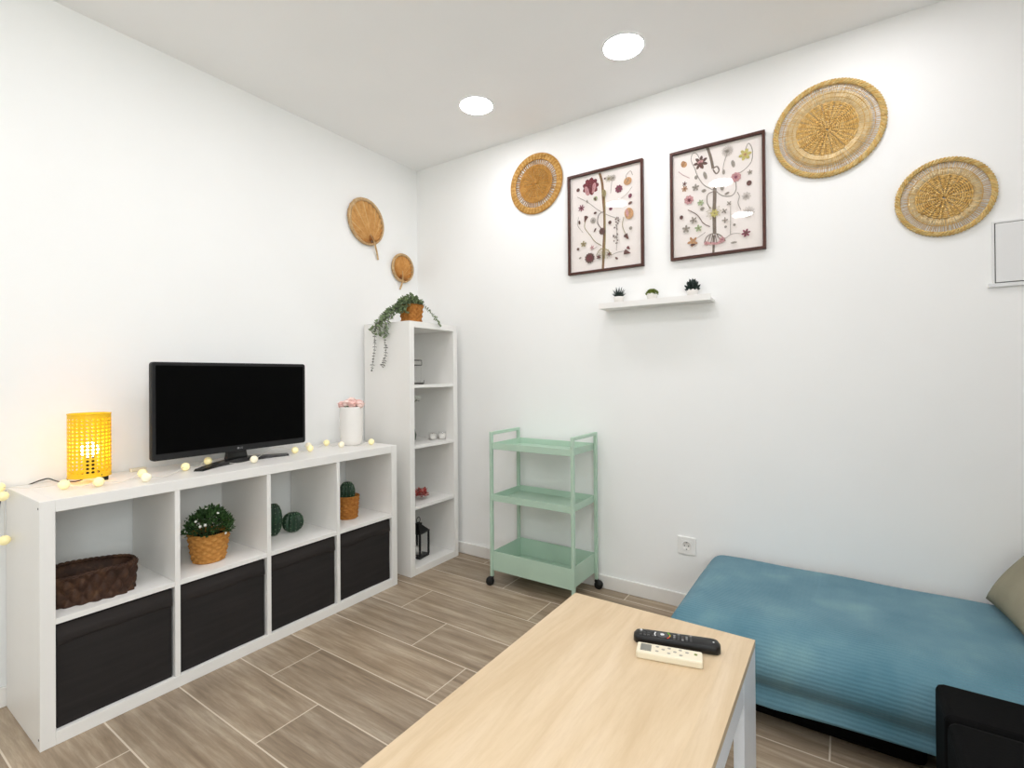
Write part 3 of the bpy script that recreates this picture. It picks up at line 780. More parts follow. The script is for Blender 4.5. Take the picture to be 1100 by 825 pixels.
# ------------------------------------------------------------------ palm fans on the left wall
def palm_fan(base_yz, axis_deg, a_, b_, cc, hand, label, mt):
    r = thing('palm_fan', label, 'wall decoration', (.002, base_yz[0], base_yz[1]), ON_LEFT, 'palm leaf fans on the left wall')
    rotm = Matrix.Rotation(math.radians(axis_deg), 4, 'Z')
    def rho(phi):   # distance from the leaf's base to the oval edge in direction phi (0 = up the fan)
        dx_, dy_ = math.sin(phi), math.cos(phi)
        A_ = (dx_ / a_) ** 2 + (dy_ / b_) ** 2; B_ = -2 * dy_ * cc / b_ ** 2; C_ = (cc / b_) ** 2 - 1
        return (-B_ + math.sqrt(B_ * B_ - 4 * A_ * C_)) / (2 * A_)
    n = 76; lim = math.radians(160); m = MB(); rows = []; m.sm = False
    for i in range(n + 1):
        ph = -lim + 2 * lim * i / n; R_ = rho(ph); row = []
        for k in range(9):
            t = .04 + .96 * k / 8; zz = .006 + .010 * t * (1 - t) * 2 + (.011 * t ** .7 if i % 2 else 0)
            row.append(m.v((math.sin(ph) * R_ * t, math.cos(ph) * R_ * t, zz)))
        rows.append(row)
    for i, (A, B) in enumerate(zip(rows, rows[1:])):
        for k in range(8):
            m.mi = 1 if k < 1 else (2 if (i * 7) % 5 in (0, 3) and i % 2 else 0); m.face([A[k], A[k + 1], B[k + 1], B[k]])
    m.mi = 0
    m.xf(rotm); lf_ = m.build('leaf', [mt, M['fanbase'], M['fanpale']], r); s_ = lf_.modifiers.new('thick', 'SOLIDIFY'); s_.thickness = .001
    edge = [(math.sin(-lim + 2 * lim * i / 80) * rho(-lim + 2 * lim * i / 80) * .985, math.cos(-lim + 2 * lim * i / 80) * rho(-lim + 2 * lim * i / 80) * .985, .009) for i in range(81)]
    m = MB(); rows = []
    for i, p in enumerate(edge):
        L_ = math.hypot(p[0], p[1]); ux, uy = p[0] / L_, p[1] / L_; w_ = .014 * a_ / .142 + .003
        rows.append([m.v((p[0] - ux * w_, p[1] - uy * w_, .0235)), m.v((p[0], p[1], .0245)), m.v((p[0] + ux * .004, p[1] + uy * .004, .014)), m.v((p[0], p[1], .004)), m.v((p[0] - ux * w_, p[1] - uy * w_, .006))])
    m.sm = True
    for A, B in zip(rows, rows[1:]):
        for q in range(5): m.face([A[q], A[(q + 1) % 5], B[(q + 1) % 5], B[q]])
    m.face(rows[0]); m.face(rows[-1][::-1]); m.xf(rotm); m.build('binding', M['fanrim'], r)
    m = MB().tube(smooth([(0, .05, .016), (0, 0, .024), (.004, -hand * .5, .016), (0, -hand, .008)], 5), [.003] * 5 + [.0058] * 11, 7); m.xf(rotm); m.build('handle', M['fanrim'], r)
palm_fan((-.405, 1.995), 24, .134, .145, .128, .112, 'large oval tan palm leaf fan on the left wall, the higher of two', M['fan'])
palm_fan((-.163, 1.805), -8, .094, .096, .072, .075, 'small round tan palm leaf fan on the left wall above the trailing plant', M['fan2'])

# ------------------------------------------------------------------ woven plates on the back wall
def coil(mb, r0, r1, pitch, tr, bumps, z=.006):
    """spiral of twisted seagrass"""
    turns = (r1 - r0) / pitch; n = int(turns * 72); pts = []; rad = []
    for i in range(n + 1):
        a = 2 * PI * i / 72; r = r0 + pitch * i / 72
        pts.append((r * math.cos(a), r * math.sin(a), z + .0012 * math.sin(r * 1400 + a * 9))); rad.append(tr * (.95 + .55 * math.sin(a * (14 if r < .04 else 28))))
    mb.tube(pts, rad, 6)
def rim_braid(mb, r, w, n, tr, z=.008):
    for s in range(3):
        mb.mi = s % 2
        pts = []
        for k in range(n * 6):
            a = 2 * PI * k / (n * 6); q = n * a + s * 2 * PI / 3
            rr = r + w * math.cos(q); pts.append((rr * math.cos(a), rr * math.sin(a), z + tr * .6 * math.sin(q)))
        mb.tube(pts, tr, 6, True)
def spokes(mb, r0, r1, n, tr, z=.006, jit=.0):
    for k in range(n):
        a = 2 * PI * (k + random.uniform(-jit, jit)) / n
        mb.tube([(r0 * math.cos(a), r0 * math.sin(a), z), (r1 * math.cos(a), r1 * math.sin(a), z + .001)], tr, 4)
def hoop(mb, r, tr, z=.008):
    mb.tube([(r * math.cos(2 * PI * k / 90), r * math.sin(2 * PI * k / 90), z) for k in range(90)], tr, 5, True)
def plate(x, z, R, label, kind):
    r = thing('hanging_plate', label, 'wall decoration', (x, -.001, z), ON_BACK, 'round woven plates on the back wall')
    m = MB()
    if kind == 1:
        coil(m, .006, .085, .0088, .0048, 700); m.build('center', M['straw2'], r)
        m = MB(); spokes(m, .08, .142, 60, .0030, .006, .15)
        for q in (.088, .094, .101, .108): hoop(m, q, .0036)
        m.build('lattice', M['straw2'], r)
        m = MB()
        for q in (.145, .1525, .160, .1675): rim_braid(m, q, .0032, 46, .0034, .007)
        m.mi = 0; hoop(m, R - .004, .0055, .006); m.build('rim', [M['straw2'], M['straw']], r)
    else:
        rc, rim = (.112, .021) if kind == 2 else (.085, .017)
        coil(m, .006, rc, .0068, .0037, 620); m.build('center', M['straw'], r)
        m = MB(); spokes(m, rc - .002, R - rim, 150 if kind == 2 else 120, .0011, .006, .25)
        for q in ((.25, .5, .75) if kind == 2 else (.5,)): hoop(m, rc + (R - rim - rc) * q, .0013)
        pz = MB(); spokes(pz, rc - .002, rc + (R - rim - rc) * (.62 if kind == 2 else .5), 230 if kind == 2 else 150, .0017, .0055, .2)
        m.build('lattice', M['straw'], r); pz.build('pale_band', M['pale'], r, 'pale straw band')
        m = MB(); rim_braid(m, R - rim * .55, rim * .36, 34 if kind == 2 else 27, rim * .25); m.mi = 0; hoop(m, R - rim, .002); m.build('rim', [M['rimstraw'], M['straw']], r)
plate(.972, 2.277, .177, 'dense brown woven plate hanging near the room corner beside framed print', 1)
plate(2.418, 2.190, .206, 'largest woven plate with broad pale lattice, above and beside the right framed print', 2)
plate(2.793, 1.822, .151, 'small golden woven plate with open lattice above the white panel door', 3)

# ------------------------------------------------------------------ framed botanical prints
PRINT_A = [('S', 'stem', 0.028, [(0.432, 0.992), (0.469, 0.881), (0.481, 0.724), (0.496, 0.567), (0.496, 0.395), (0.484, 0.26), (0.476, 0.089), (0.469, -0.005)]), ('S', 'olive', 0.012, [(0.501, 0.772), (0.507, 0.565), (0.506, 0.325), (0.49, 0.104)]), ('F', 'maroon', (0.301, 0.875), 0.125, 9, 0.55), ('E', 'rose', (0.249, 0.836), 0.03, 0.07, 20), ('E', 'rose', (0.346, 0.853), 0.03, 0.07, -15), ('E', 'maroon', (0.301, 0.875), 0.03, 0.1, 0), ('F', 'olive', (0.561, 0.912), 0.05, 8, 0.4), ('S', 'grey', 0.004, [(0.606, 0.881), (0.588, 0.757)]), ('F', 'grey', (0.623, 0.907), 0.045, 12, 0.4), ('F', 'wine', (0.703, 0.784), 0.055, 8, 0.6), ('E', 'ochre', (0.824, 0.841), 0.055, 0.05, 20), ('S', 'grey', 0.005, [(0.824, 0.841), (0.802, 0.896), (0.861, 0.935), (0.889, 0.888)]), ('E', 'wine', (0.855, 0.69), 0.022, 0.03, -25), ('E', 'brown', (0.856, 0.618), 0.028, 0.018, 20), ('E', 'brown', (0.119, 0.866), 0.025, 0.025, 0), ('E', 'green', (0.373, 0.738), 0.03, 0.03, 10), ('T', 'brown', (0.373, 0.726), 0.035, 200), ('F', 'wine', (0.165, 0.669), 0.05, 7, 0.7), ('T', 'brown', (0.224, 0.543), 0.06, 160), ('S', 'olive', 0.006, [(0.224, 0.525), (0.213, 0.457), (0.296, 0.365), (0.363, 0.294), (0.454, 0.243)]), ('E', 'brown', (0.134, 0.522), 0.015, 0.03, 10), ('F', 'grey', (0.338, 0.515), 0.045, 14, 0.35), ('E', 'brown', (0.37, 0.588), 0.022, 0.016, 10), ('E', 'brown', (0.366, 0.412), 0.012, 0.03, -30), ('S', 'brown', 0.007, [(0.496, 0.584), (0.422, 0.562), (0.406, 0.478), (0.458, 0.415)]), ('F', 'brown', (0.469, 0.386), 0.05, 9, 0.6), ('F', 'brown', (0.469, 0.386), 0.025, 6, 0.6), ('S', 'grey', 0.005, [(0.11, 0.792), (0.269, 0.71), (0.405, 0.617), (0.496, 0.567)]), ('S', 'grey', 0.005, [(0.519, 0.555), (0.61, 0.515), (0.723, 0.471)]), ('E', 'wine', (0.591, 0.599), 0.024, 0.024, 0), ('E', 'brown', (0.578, 0.462), 0.024, 0.024, 0), ('E', 'ochre', (0.839, 0.516), 0.06, 0.075, 10), ('E', 'rose', (0.817, 0.524), 0.02, 0.05, 10), ('S', 'olive', 0.006, [(0.77, 0.49), (0.75, 0.408), (0.789, 0.319), (0.811, 0.265)]), ('T', 'brown', (0.811, 0.285), 0.06, 215), ('E', 'grey', (0.861, 0.367), 0.022, 0.022, 0), ('D', 'brown', (0.665, 0.438), 0.07, 0.14, 16), ('D', 'brown', (0.655, 0.287), 0.06, 0.1, 14), ('S', 'grey', 0.004, [(0.673, 0.454), (0.674, 0.301), (0.666, 0.167)]), ('F', 'olive', (0.195, 0.287), 0.045, 5, 0.3), ('E', 'brown', (0.114, 0.243), 0.02, 0.02, 0), ('F', 'rose', (0.323, 0.237), 0.032, 5, 0.5), ('S', 'grey', 0.004, [(0.322, 0.213), (0.396, 0.238)]), ('F', 'brown', (0.286, 0.131), 0.075, 12, 0.65), ('F', 'maroon', (0.286, 0.131), 0.045, 10, 0.6), ('E', 'grey', (0.146, 0.146), 0.02, 0.014, 30), ('F', 'olive', (0.486, 0.153), 0.09, 9, 0.35), ('F', 'brown', (0.417, 0.128), 0.035, 6, 0.5), ('F', 'brown', (0.566, 0.142), 0.035, 6, 0.5), ('S', 'olive', 0.007, [(0.383, 0.144), (0.43, 0.198), (0.487, 0.204), (0.556, 0.178), (0.601, 0.128)]), ('S', 'grey', 0.005, [(0.589, 0.126), (0.693, 0.146), (0.808, 0.148)]), ('T', 'brown', (0.819, 0.13), 0.065, 250), ('T', 'maroon', (0.836, 0.17), 0.04, 230), ('E', 'brown', (0.669, 0.088), 0.024, 0.014, -40), ('E', 'grey', (0.258, 0.721), 0.012, 0.025, 10), ('E', 'green', (0.681, 0.613), 0.02, 0.02, 0), ('E', 'olive', (0.501, 0.772), 0.03, 0.05, 10), ('E', 'brown', (0.515, 0.916), 0.014, 0.012, 0), ('S', 'grey', 0.004, [(0.887, 0.772), (0.821, 0.716), (0.74, 0.68)]), ('S', 'grey', 0.004, [(0.128, 0.576), (0.115, 0.49), (0.193, 0.407)])]
PRINT_B = [('S', 'stem2', 0.026, [(0.405, 1.007), (0.438, 0.925), (0.46, 0.842), (0.469, 0.792)]), ('S', 'stem2', 0.034, [(0.486, 0.631), (0.485, 0.514), (0.479, 0.389), (0.48, 0.262), (0.481, 0.183)]), ('S', 'stem2', 0.02, [(0.473, 0.169), (0.469, 0.075), (0.465, 0.004)]), ('S', 'stem2', 0.012, [(0.469, 0.792), (0.515, 0.804), (0.537, 0.763), (0.505, 0.738), (0.469, 0.785)]), ('S', 'grey', 0.007, [(0.265, 0.826), (0.292, 0.756), (0.356, 0.664), (0.44, 0.608), (0.486, 0.584)]), ('S', 'grey', 0.007, [(0.486, 0.592), (0.569, 0.523), (0.671, 0.505), (0.721, 0.551), (0.718, 0.628)]), ('S', 'grey', 0.006, [(0.737, 0.694), (0.812, 0.718), (0.887, 0.78), (0.897, 0.883), (0.86, 0.948), (0.832, 0.912), (0.817, 0.869)]), ('S', 'grey', 0.006, [(0.265, 0.826), (0.219, 0.917), (0.238, 0.978), (0.284, 0.967), (0.321, 0.911)]), ('F', 'brown', (0.33, 0.874), 0.085, 7, 0.5), ('E', 'rose', (0.326, 0.881), 0.035, 0.022, 15), ('T', 'brown', (0.33, 0.845), 0.05, 180), ('E', 'ochre', (0.133, 0.894), 0.035, 0.04, 30), ('E', 'tan', (0.118, 0.907), 0.02, 0.03, -20), ('S', 'rosegrey', 0.006, [(0.066, 0.836), (0.125, 0.791), (0.199, 0.751)]), ('F', 'grey', (0.633, 0.923), 0.065, 14, 0.4), ('S', 'grey', 0.004, [(0.624, 0.894), (0.59, 0.807), (0.58, 0.731)]), ('E', 'grey', (0.589, 0.737), 0.016, 0.03, 0), ('F', 'yellow', (0.822, 0.853), 0.07, 6, 0.3), ('F', 'ochre', (0.822, 0.853), 0.025, 6, 0.6), ('E', 'grey', (0.693, 0.794), 0.02, 0.045, 10), ('F', 'rose', (0.722, 0.666), 0.06, 9, 0.5), ('E', 'grey', (0.381, 0.742), 0.02, 0.05, 15), ('E', 'grey', (0.277, 0.743), 0.02, 0.025, 0), ('F', 'grey', (0.871, 0.684), 0.03, 5, 0.3), ('E', 'brown', (0.861, 0.588), 0.028, 0.03, 0), ('F', 'brown', (0.139, 0.706), 0.03, 5, 0.6), ('F', 'tan', (0.139, 0.657), 0.04, 6, 0.6), ('F', 'grey', (0.269, 0.648), 0.045, 5, 0.25), ('E', 'grey', (0.365, 0.601), 0.028, 0.02, 0), ('E', 'grey', (0.569, 0.596), 0.022, 0.035, 10), ('F', 'grey', (0.832, 0.474), 0.05, 8, 0.3), ('E', 'grey', (0.625, 0.533), 0.028, 0.014, 20), ('F', 'rose', (0.189, 0.542), 0.06, 8, 0.5), ('F', 'maroon', (0.194, 0.537), 0.026, 6, 0.6), ('F', 'green', (0.327, 0.493), 0.04, 6, 0.3), ('E', 'grey', (0.346, 0.434), 0.026, 0.02, 10), ('S', 'stem2', 0.006, [(0.486, 0.576), (0.411, 0.558), (0.402, 0.48), (0.442, 0.418)]), ('F', 'olive', (0.475, 0.381), 0.09, 9, 0.25), ('F', 'yellow', (0.484, 0.369), 0.05, 7, 0.4), ('S', 'grey', 0.005, [(0.736, 0.525), (0.758, 0.483), (0.744, 0.424), (0.772, 0.359)]), ('F', 'grey', (0.851, 0.324), 0.07, 12, 0.45), ('F', 'grey', (0.646, 0.437), 0.03, 4, 0.3), ('F', 'grey', (0.595, 0.373), 0.035, 4, 0.3), ('F', 'grey', (0.6, 0.289), 0.035, 4, 0.3), ('S', 'grey', 0.004, [(0.664, 0.406), (0.659, 0.144)]), ('E', 'brown', (0.1, 0.385), 0.022, 0.025, 0), ('F', 'grey', (0.243, 0.338), 0.045, 5, 0.3), ('S', 'brown', 0.006, [(0.179, 0.446), (0.29, 0.379), (0.354, 0.297), (0.433, 0.25)]), ('F', 'grey', (0.155, 0.265), 0.05, 5, 0.25), ('F', 'green', (0.3, 0.254), 0.045, 5, 0.25), ('E', 'grey', (0.607, 0.225), 0.015, 0.015, 0), ('E', 'grey', (0.702, 0.231), 0.015, 0.015, 0), ('F', 'tan', (0.232, 0.134), 0.065, 5, 0.45), ('E', 'ochre', (0.232, 0.137), 0.03, 0.03, 0), ('E', 'brown', (0.232, 0.105), 0.03, 0.012, 0), ('S', 'stem2', 0.008, [(0.366, 0.104), (0.399, 0.163), (0.477, 0.181), (0.557, 0.15), (0.603, 0.097)]), ('S', 'rose', 0.022, [(0.366, 0.1), (0.436, 0.095), (0.51, 0.085), (0.593, 0.106)]), ('S', 'brown', 0.005, [(0.399, 0.099), (0.44, 0.173)]), ('S', 'brown', 0.005, [(0.44, 0.091), (0.464, 0.176)]), ('S', 'brown', 0.005, [(0.51, 0.085), (0.488, 0.173)]), ('S', 'brown', 0.005, [(0.556, 0.092), (0.511, 0.167)]), ('F', 'rose', (0.566, 0.113), 0.04, 6, 0.5), ('F', 'rose', (0.39, 0.101), 0.03, 6, 0.5), ('S', 'grey', 0.005, [(0.593, 0.114), (0.677, 0.15), (0.77, 0.142)]), ('F', 'wine', (0.825, 0.141), 0.05, 6, 0.45), ('T', 'brown', (0.825, 0.131), 0.04, 180), ('E', 'grey', (0.695, 0.07), 0.035, 0.012, 0), ('S', 'grey', 0.004, [(0.288, 0.162), (0.381, 0.205)])]

def print_mesh(mb, motifs, w, h):
    idx = list(INKM); z = [0.0004]
    def poly(pts, col):
        mb.mi = 1 + idx.index(col); z[0] += .0000035
        f = mb.face([mb.v((x, y_, z[0])) for x, y_ in pts]); return f
    def ell(cx, cy, rx, ry, rot, col, n=14, lob=0, dep=0.):
        pts = []
        n = max(n, lob * 6)
        for k in range(n):
            a = 2 * PI * k / n; q = 1 - dep * (.5 - .5 * math.cos(lob * a)) if lob else 1
            x, y_ = rx * q * math.cos(a), ry * q * math.sin(a); c, s = math.cos(rot), math.sin(rot)
            pts.append((cx + x * c - y_ * s, cy + x * s + y_ * c))
        poly(pts, col)
    def stroke(P_, wd, col):
        P_ = smooth([(a, b, 0) for a, b in P_], 6)
        for i in range(len(P_) - 1):
            t = (P_[i + 1] - P_[i]); L_ = t.length
            if L_ < 1e-6: continue
            t /= L_; s = Vector((-t.y, t.x, 0)) * wd / 2
            poly([(q.x, q.y) for q in (P_[i] - s, P_[i + 1] - s, P_[i + 1] + s, P_[i] + s)], col)
    X = lambda p: ((p[0] - .5) * w, (p[1] - .5) * h)
    dark = {'rose': 'wine', 'maroon': 'brown', 'grey': 'stem2', 'yellow': 'olive', 'olive': 'brown', 'wine': 'brown', 'tan': 'brown', 'brown': 'maroon', 'ochre': 'brown', 'green': 'olive'}
    rs = random.Random(3)
    for mo in motifs:
        k, col = mo[0], mo[1]
        if k == 'S': stroke([X(p) for p in mo[3]], mo[2] * w * 1.15 + .0008, col); continue
        cx, cy = X(mo[2])
        if k == 'E':
            ell(cx, cy, mo[3] * w, mo[4] * w, math.radians(mo[5]), col)
            if mo[3] > .02: stroke([(cx - mo[3] * w * .5, cy - mo[4] * w * .6), (cx, cy), (cx + mo[3] * w * .3, cy + mo[4] * w * .7)], .002, dark.get(col, 'brown'))
        elif k == 'F':
            R_, n, dep = mo[3] * w, mo[4], mo[5]; r0 = rs.uniform(0, 6)
            if n >= 8 and R_ > .014:     # round head: petals drawn one by one
                fine = col in ('grey', 'olive')
                for q in range(n):
                    a = r0 + 2 * PI * q / n
                    if not fine: ell(cx + R_ * .55 * math.cos(a), cy + R_ * .55 * math.sin(a), R_ * .42, R_ * (.5 - dep * .4), a, col, 10)
                    else:
                        for e_ in (-.16, .16): stroke([(cx + R_ * .1 * math.cos(a), cy + R_ * .1 * math.sin(a)), (cx + R_ * .65 * math.cos(a + e_), cy + R_ * .65 * math.sin(a + e_)), (cx + R_ * math.cos(a), cy + R_ * math.sin(a))], .0011, col)
                for q in range(n):
                    a = r0 + 2 * PI * (q + .5) / n; stroke([(cx + R_ * .2 * math.cos(a), cy + R_ * .2 * math.sin(a)), (cx + R_ * .85 * math.cos(a), cy + R_ * .85 * math.sin(a))], .0009, dark.get(col, 'brown') if not fine else col)
                ell(cx, cy, R_ * (.12 if fine else .28), R_ * (.12 if fine else .28), 0, dark.get(col, 'brown') if not fine else col, 10)
            else:
                for q in range(n):
                    a = r0 + 2 * PI * q / n; ell(cx + R_ * .55 * math.cos(a), cy + R_ * .55 * math.sin(a), R_ * .45, R_ * (.34 - dep * .25), a, col, 9)
                ell(cx, cy, R_ * .22, R_ * .22, 0, dark.get(col, 'brown'), 8)
        elif k == 'T':
            R_, d = mo[3] * w, math.radians(mo[4]) - PI / 2; pts = [(cx - R_ * .7 * math.cos(d), cy - R_ * .7 * math.sin(d))]
            for q in range(9):
                a = d + (q - 4) / 4 * .75; pts.append((cx + R_ * (.75 + .12 * (q % 2)) * math.cos(a), cy + R_ * (.75 + .12 * (q % 2)) * math.sin(a)))
            poly(pts, col)
            for q in (-1, 0, 1): stroke([pts[0], (cx + R_ * .7 * math.cos(d + q * .4), cy + R_ * .7 * math.sin(d + q * .4))], .001, dark.get(col, 'wine'))
        elif k == 'D':
            for q in range(mo[5]):
                ell(cx + rs.uniform(-.5, .5) * mo[3] * w, cy + rs.uniform(-.5, .5) * mo[4] * h, .0032, .0042, rs.uniform(0, 3), col, 7)
def picture(x0, x1, zb, zt, label, motifs):
    w, h = x1 - x0, zt - zb; f = .0125; d = .022
    r = thing('picture_frame', label, 'picture', ((x0 + x1) / 2, -.001, (zb + zt) / 2), ON_BACK, 'framed botanical prints')
    m = MB()
    o = [(-w / 2, -h / 2), (w / 2, -h / 2), (w / 2, h / 2), (-w / 2, h / 2)]; i_ = [(-w / 2 + f, -h / 2 + f), (w / 2 - f, -h / 2 + f), (w / 2 - f, h / 2 - f), (-w / 2 + f, h / 2 - f)]
    O0 = [m.v((*p, 0)) for p in o]; O1 = [m.v((*p, d)) for p in o]; I0 = [m.v((*p, .006)) for p in i_]; I1 = [m.v((*p, d)) for p in i_]
    for k in range(4):
        q = (k + 1) % 4
        m.face([O0[k], O0[q], O1[q], O1[k]]); m.face([O1[k], O1[q], I1[q], I1[k]]); m.face([I1[k], I1[q], I0[q], I0[k]]); m.face([I0[k], I0[q], O0[q], O0[k]])
    m.build('frame', M['frame'], r, bevel=.001)
    m = MB(); pw, ph = w - 2 * f, h - 2 * f
    m.box((-pw / 2, -ph / 2, .001), (pw / 2, ph / 2, .006)); m.b.transform(Matrix.Translation((0, 0, -.006)))
    print_mesh(m, motifs, pw, ph); m.b.transform(Matrix.Translation((0, 0, .006)))
    m.build('print', [M['paper']] + list(INKM.values()), r)
    MB().box((-pw / 2, -ph / 2, .0135), (pw / 2, ph / 2, .0155)).build('glass', M['pane'], r)
picture(1.187, 1.619, 1.709, 2.262, 'dark framed botanical print with a large maroon flower head, nearer the corner', PRINT_A)
picture(1.757, 2.182, 1.714, 2.249, 'dark framed botanical print of pale pink and grey flowers, nearer the largest woven plate', PRINT_B)

# ------------------------------------------------------------------ picture ledge and succulents
sh_ = thing('wall_shelf', 'narrow white picture ledge on the back wall under the two prints', 'shelf', (1.405, 0, 1.494))
MB().box((0, -.088, 0), (.555, -.001, .012), .001).build('board', M['white'], sh_)
MB().box((0, -.1, 0), (.555, -.088, .030), .001).build('front_lip', M['white'], sh_)
def succulent(x, kind, label):
    r = thing('succulent', label, 'potted plant', (x, -.05, 1.506), (0, 0, 0), 'potted succulents on the picture ledge')
    MB().lathe([(.001, 0), (.02, 0), (.027, .042), (.0275, .05), (.025, .05), (.024, .042), (.001, .04)], n=28).build('pot', M['ceramic'], r)
    m = MB(); m.sm = False
    if kind == 'spiky':
        for ring, (n, t_, L_) in enumerate(((6, 1.25, .055), (8, .9, .052), (10, .5, .042))):
            for q in range(n):
                a = 2 * PI * q / n + ring * .5; d = Vector((math.cos(a) * math.cos(t_), math.sin(a) * math.cos(t_), math.sin(t_)))
                p0 = Vector((0, 0, .044)); m.tube([p0, p0 + d * L_ * .45, p0 + d * L_ + Vector((0, 0, .004))], [.0045, .0038, .0004], 5)
        mt = M['leaf3']
    elif kind == 'dome':
        for k in range(170):
            a = random.uniform(0, 2 * PI); ph = math.acos(random.uniform(0, 1)); d = Vector((math.sin(ph) * math.cos(a), math.sin(ph) * math.sin(a), math.cos(ph)))
            m.leaf((d.x * .024, d.y * .024, .044 + d.z * .022), d + Vector((random.uniform(-.6, .6), random.uniform(-.6, .6), .2)), (random.uniform(-1, 1), 1, 1), .011, .007)
        m.ball((0, 0, .046), .022, 14, 8, (1, 1, .85)); mt = M['leaf4']
    else:
        for ring, (n, t_, L_) in enumerate(((5, 1.3, .052), (7, .95, .046), (9, .5, .042), (9, .1, .036))):
            for q in range(n):
                a = 2 * PI * q / n + ring * .4; d = Vector((math.cos(a) * math.cos(t_), math.sin(a) * math.cos(t_), math.sin(t_)))
                p0 = Vector((0, 0, .046)); m.tube([p0, p0 + d * L_ * .6, p0 + d * L_ * .85 + Vector((0, 0, .004)), p0 + d * L_ + Vector((0, 0, .006))], [.003, .0065, .005, .0006], 6)
        mt = M['leaf3']
    m.build('leaves', mt, r)
succulent(1.497, 'spiky', 'small dark spiky aloe in a white pot, at the corner end of the picture ledge')
succulent(1.672, 'dome', 'small moss-green mounded succulent in a white pot, middle of the picture ledge')
succulent(1.868, 'rosette', 'small dark thick-leaved rosette in a white pot, under the right framed print')

# ------------------------------------------------------------------ mint trolley
CX0, CX1, CY0, CY1 = .851, 1.349, -.302, -.032
ct = thing('utility_cart', 'mint green metal trolley with three trays on casters against the back wall', 'trolley', (CX0, CY0, 0))
LX, LY = CX1 - CX0, CY1 - CY0; pw = .017
for x in (0, LX):
    for y_ in (0, LY):
        MB().box((x - pw / 2, y_ - pw / 2, .05), (x + pw / 2, y_ + pw / 2, .842), .002).build('post', M['mint'], ct)
    MB().box((x - pw / 2, pw / 2, .842 - pw), (x + pw / 2, LY - pw / 2, .842), .002).build('handle', M['mint'], ct)
def tray(z, h):
    m = MB(); t_ = .003; a, b = (pw / 2, -.004), (LX - pw / 2, LY + .004)
    m.box((a[0], a[1], z), (b[0], b[1], z + t_)).box((a[0], a[1], z + t_), (b[0], a[1] + t_, z + h)).box((a[0], b[1] - t_, z + t_), (b[0], b[1], z + h)).box((a[0], a[1] + t_, z + t_), (a[0] + t_, b[1] - t_, z + h)).box((b[0] - t_, a[1] + t_, z + t_), (b[0], b[1] - t_, z + h))
    m.build('tray', M['mint'], ct, bevel=.0008)
tray(.747, .035); tray(.464, .036); tray(.085, .105)
for k, (x, y_) in enumerate(((0, 0), (LX, 0), (0, LY), (LX, LY))):
    a = (3.72, .4, .9, .2)[k]; o_ = Vector((math.cos(a), math.sin(a), 0)) * .012; ax = Vector((-math.sin(a), math.cos(a), 0))
    cs = MB().cyl((x, y_, .042), (x, y_, .056), .008, 10)
    q = Vector((x, y_, 0)) + o_
    cs.bar(q + ax * .011 + Vector((0, 0, .018)), Vector((x, y_, .044)) + ax * .011, .016, .003); cs.bar(q - ax * .011 + Vector((0, 0, .018)), Vector((x, y_, .044)) - ax * .011, .016, .003)
    cs.bar(Vector((x, y_, .043)) + ax * .012, Vector((x, y_, .043)) - ax * .012, .018, .004)
    c_ = cs.build('caster', M['rubber'], ct, 'black swivel caster')
    MB().tube([q + ax * .009 + Vector((0, 0, .0225)), q - ax * .009 + Vector((0, 0, .0225))], .0225, 20).build('wheel', M['rubber'], c_)

# ------------------------------------------------------------------ coffee table
TX0, TX1, TY0, TY1, TZt = 1.744, 2.270, -2.10, -1.065, .45
tb = thing('coffee_table', 'light oak coffee table with white legs in front of the sofa', 'coffee table', (TX0, TY0, 0))
lx, ly = TX1 - TX0, TY1 - TY0
MB().box((0, 0, TZt - .018), (lx, ly, TZt), .001).build('tabletop', M['oak'], tb)
for x in (0, lx - .025):
    for y_ in (0, ly - .175):
        MB().box((x + .0005, y_ + .0005, 0), (x + .0245, y_ + .1745, TZt - .018), .001).build('leg', M['tablewhite'], tb, 'white board leg')
    MB().box((x + .001, .175, TZt - .075), (x + .024, ly - .175, TZt - .018), .001).build('apron', M['tablewhite'], tb, 'white rail under the top')
for y_ in (.004, ly - .024):
    MB().box((.025, y_, TZt - .075), (lx - .025, y_ + .02, TZt - .018), .001).build('apron', M['tablewhite'], tb, 'white rail under the top')
MB().box((.025, .03, .12), (lx - .025, ly - .2, .138), .001).build('lower_shelf', M['tablewhite'], tb, 'white lower board')

# remotes on the table
rb = thing('remote_control', 'long black television remote on the oak table behind the ivory one', 'remote control', (2.104, -1.207, TZt), (0, 0, math.radians(15)))
m = MB(); rows = []; m.sm = True; n = 30
for i in range(n + 1):
    u = i / n; x = -.106 + .212 * u; e = min(1, math.sqrt(max(0, 1 - (abs(2 * u - 1) ** 14)))); hw = .0235 * (.35 + .65 * e); hh = .021 + .003 * u
    prof = [(-hw * .72, .0), (hw * .72, .0), (hw * .96, .006), (hw, .013), (hw * .93, hh - .002), (hw * .8, hh), (-hw * .8, hh), (-hw * .93, hh - .002), (-hw, .013), (-hw * .96, .006)]
    rows.append([m.v((x, a, z * (.75 + .25 * e))) for a, z in prof])
for A, B in zip(rows, rows[1:]):
    for q in range(10): m.face([A[q], A[(q + 1) % 10], B[(q + 1) % 10], B[q]])
m.face(rows[0]); m.face(rows[-1][::-1]); m.build('body', M['black'], rb)
def rz_(x): return .021 + .003 * (x + .106) / .212
def button(par, x, y_, rx, ry, mt, zt, h=.0016, name='button', n=10):
    m = MB(); m.prism([(x + rx * math.cos(2 * PI * k / n), y_ + ry * math.sin(2 * PI * k / n)) for k in range(n)], zt - .001, zt + h); return m.build(name, mt, par)
for i, x in enumerate((-.088, -.078, -.068)):
    for y_ in (-.011, 0, .011): button(rb, x, y_, .0032, .0034, M['lite'] if (i, y_) == (0, .011) else M['btnblack'], rz_(x))
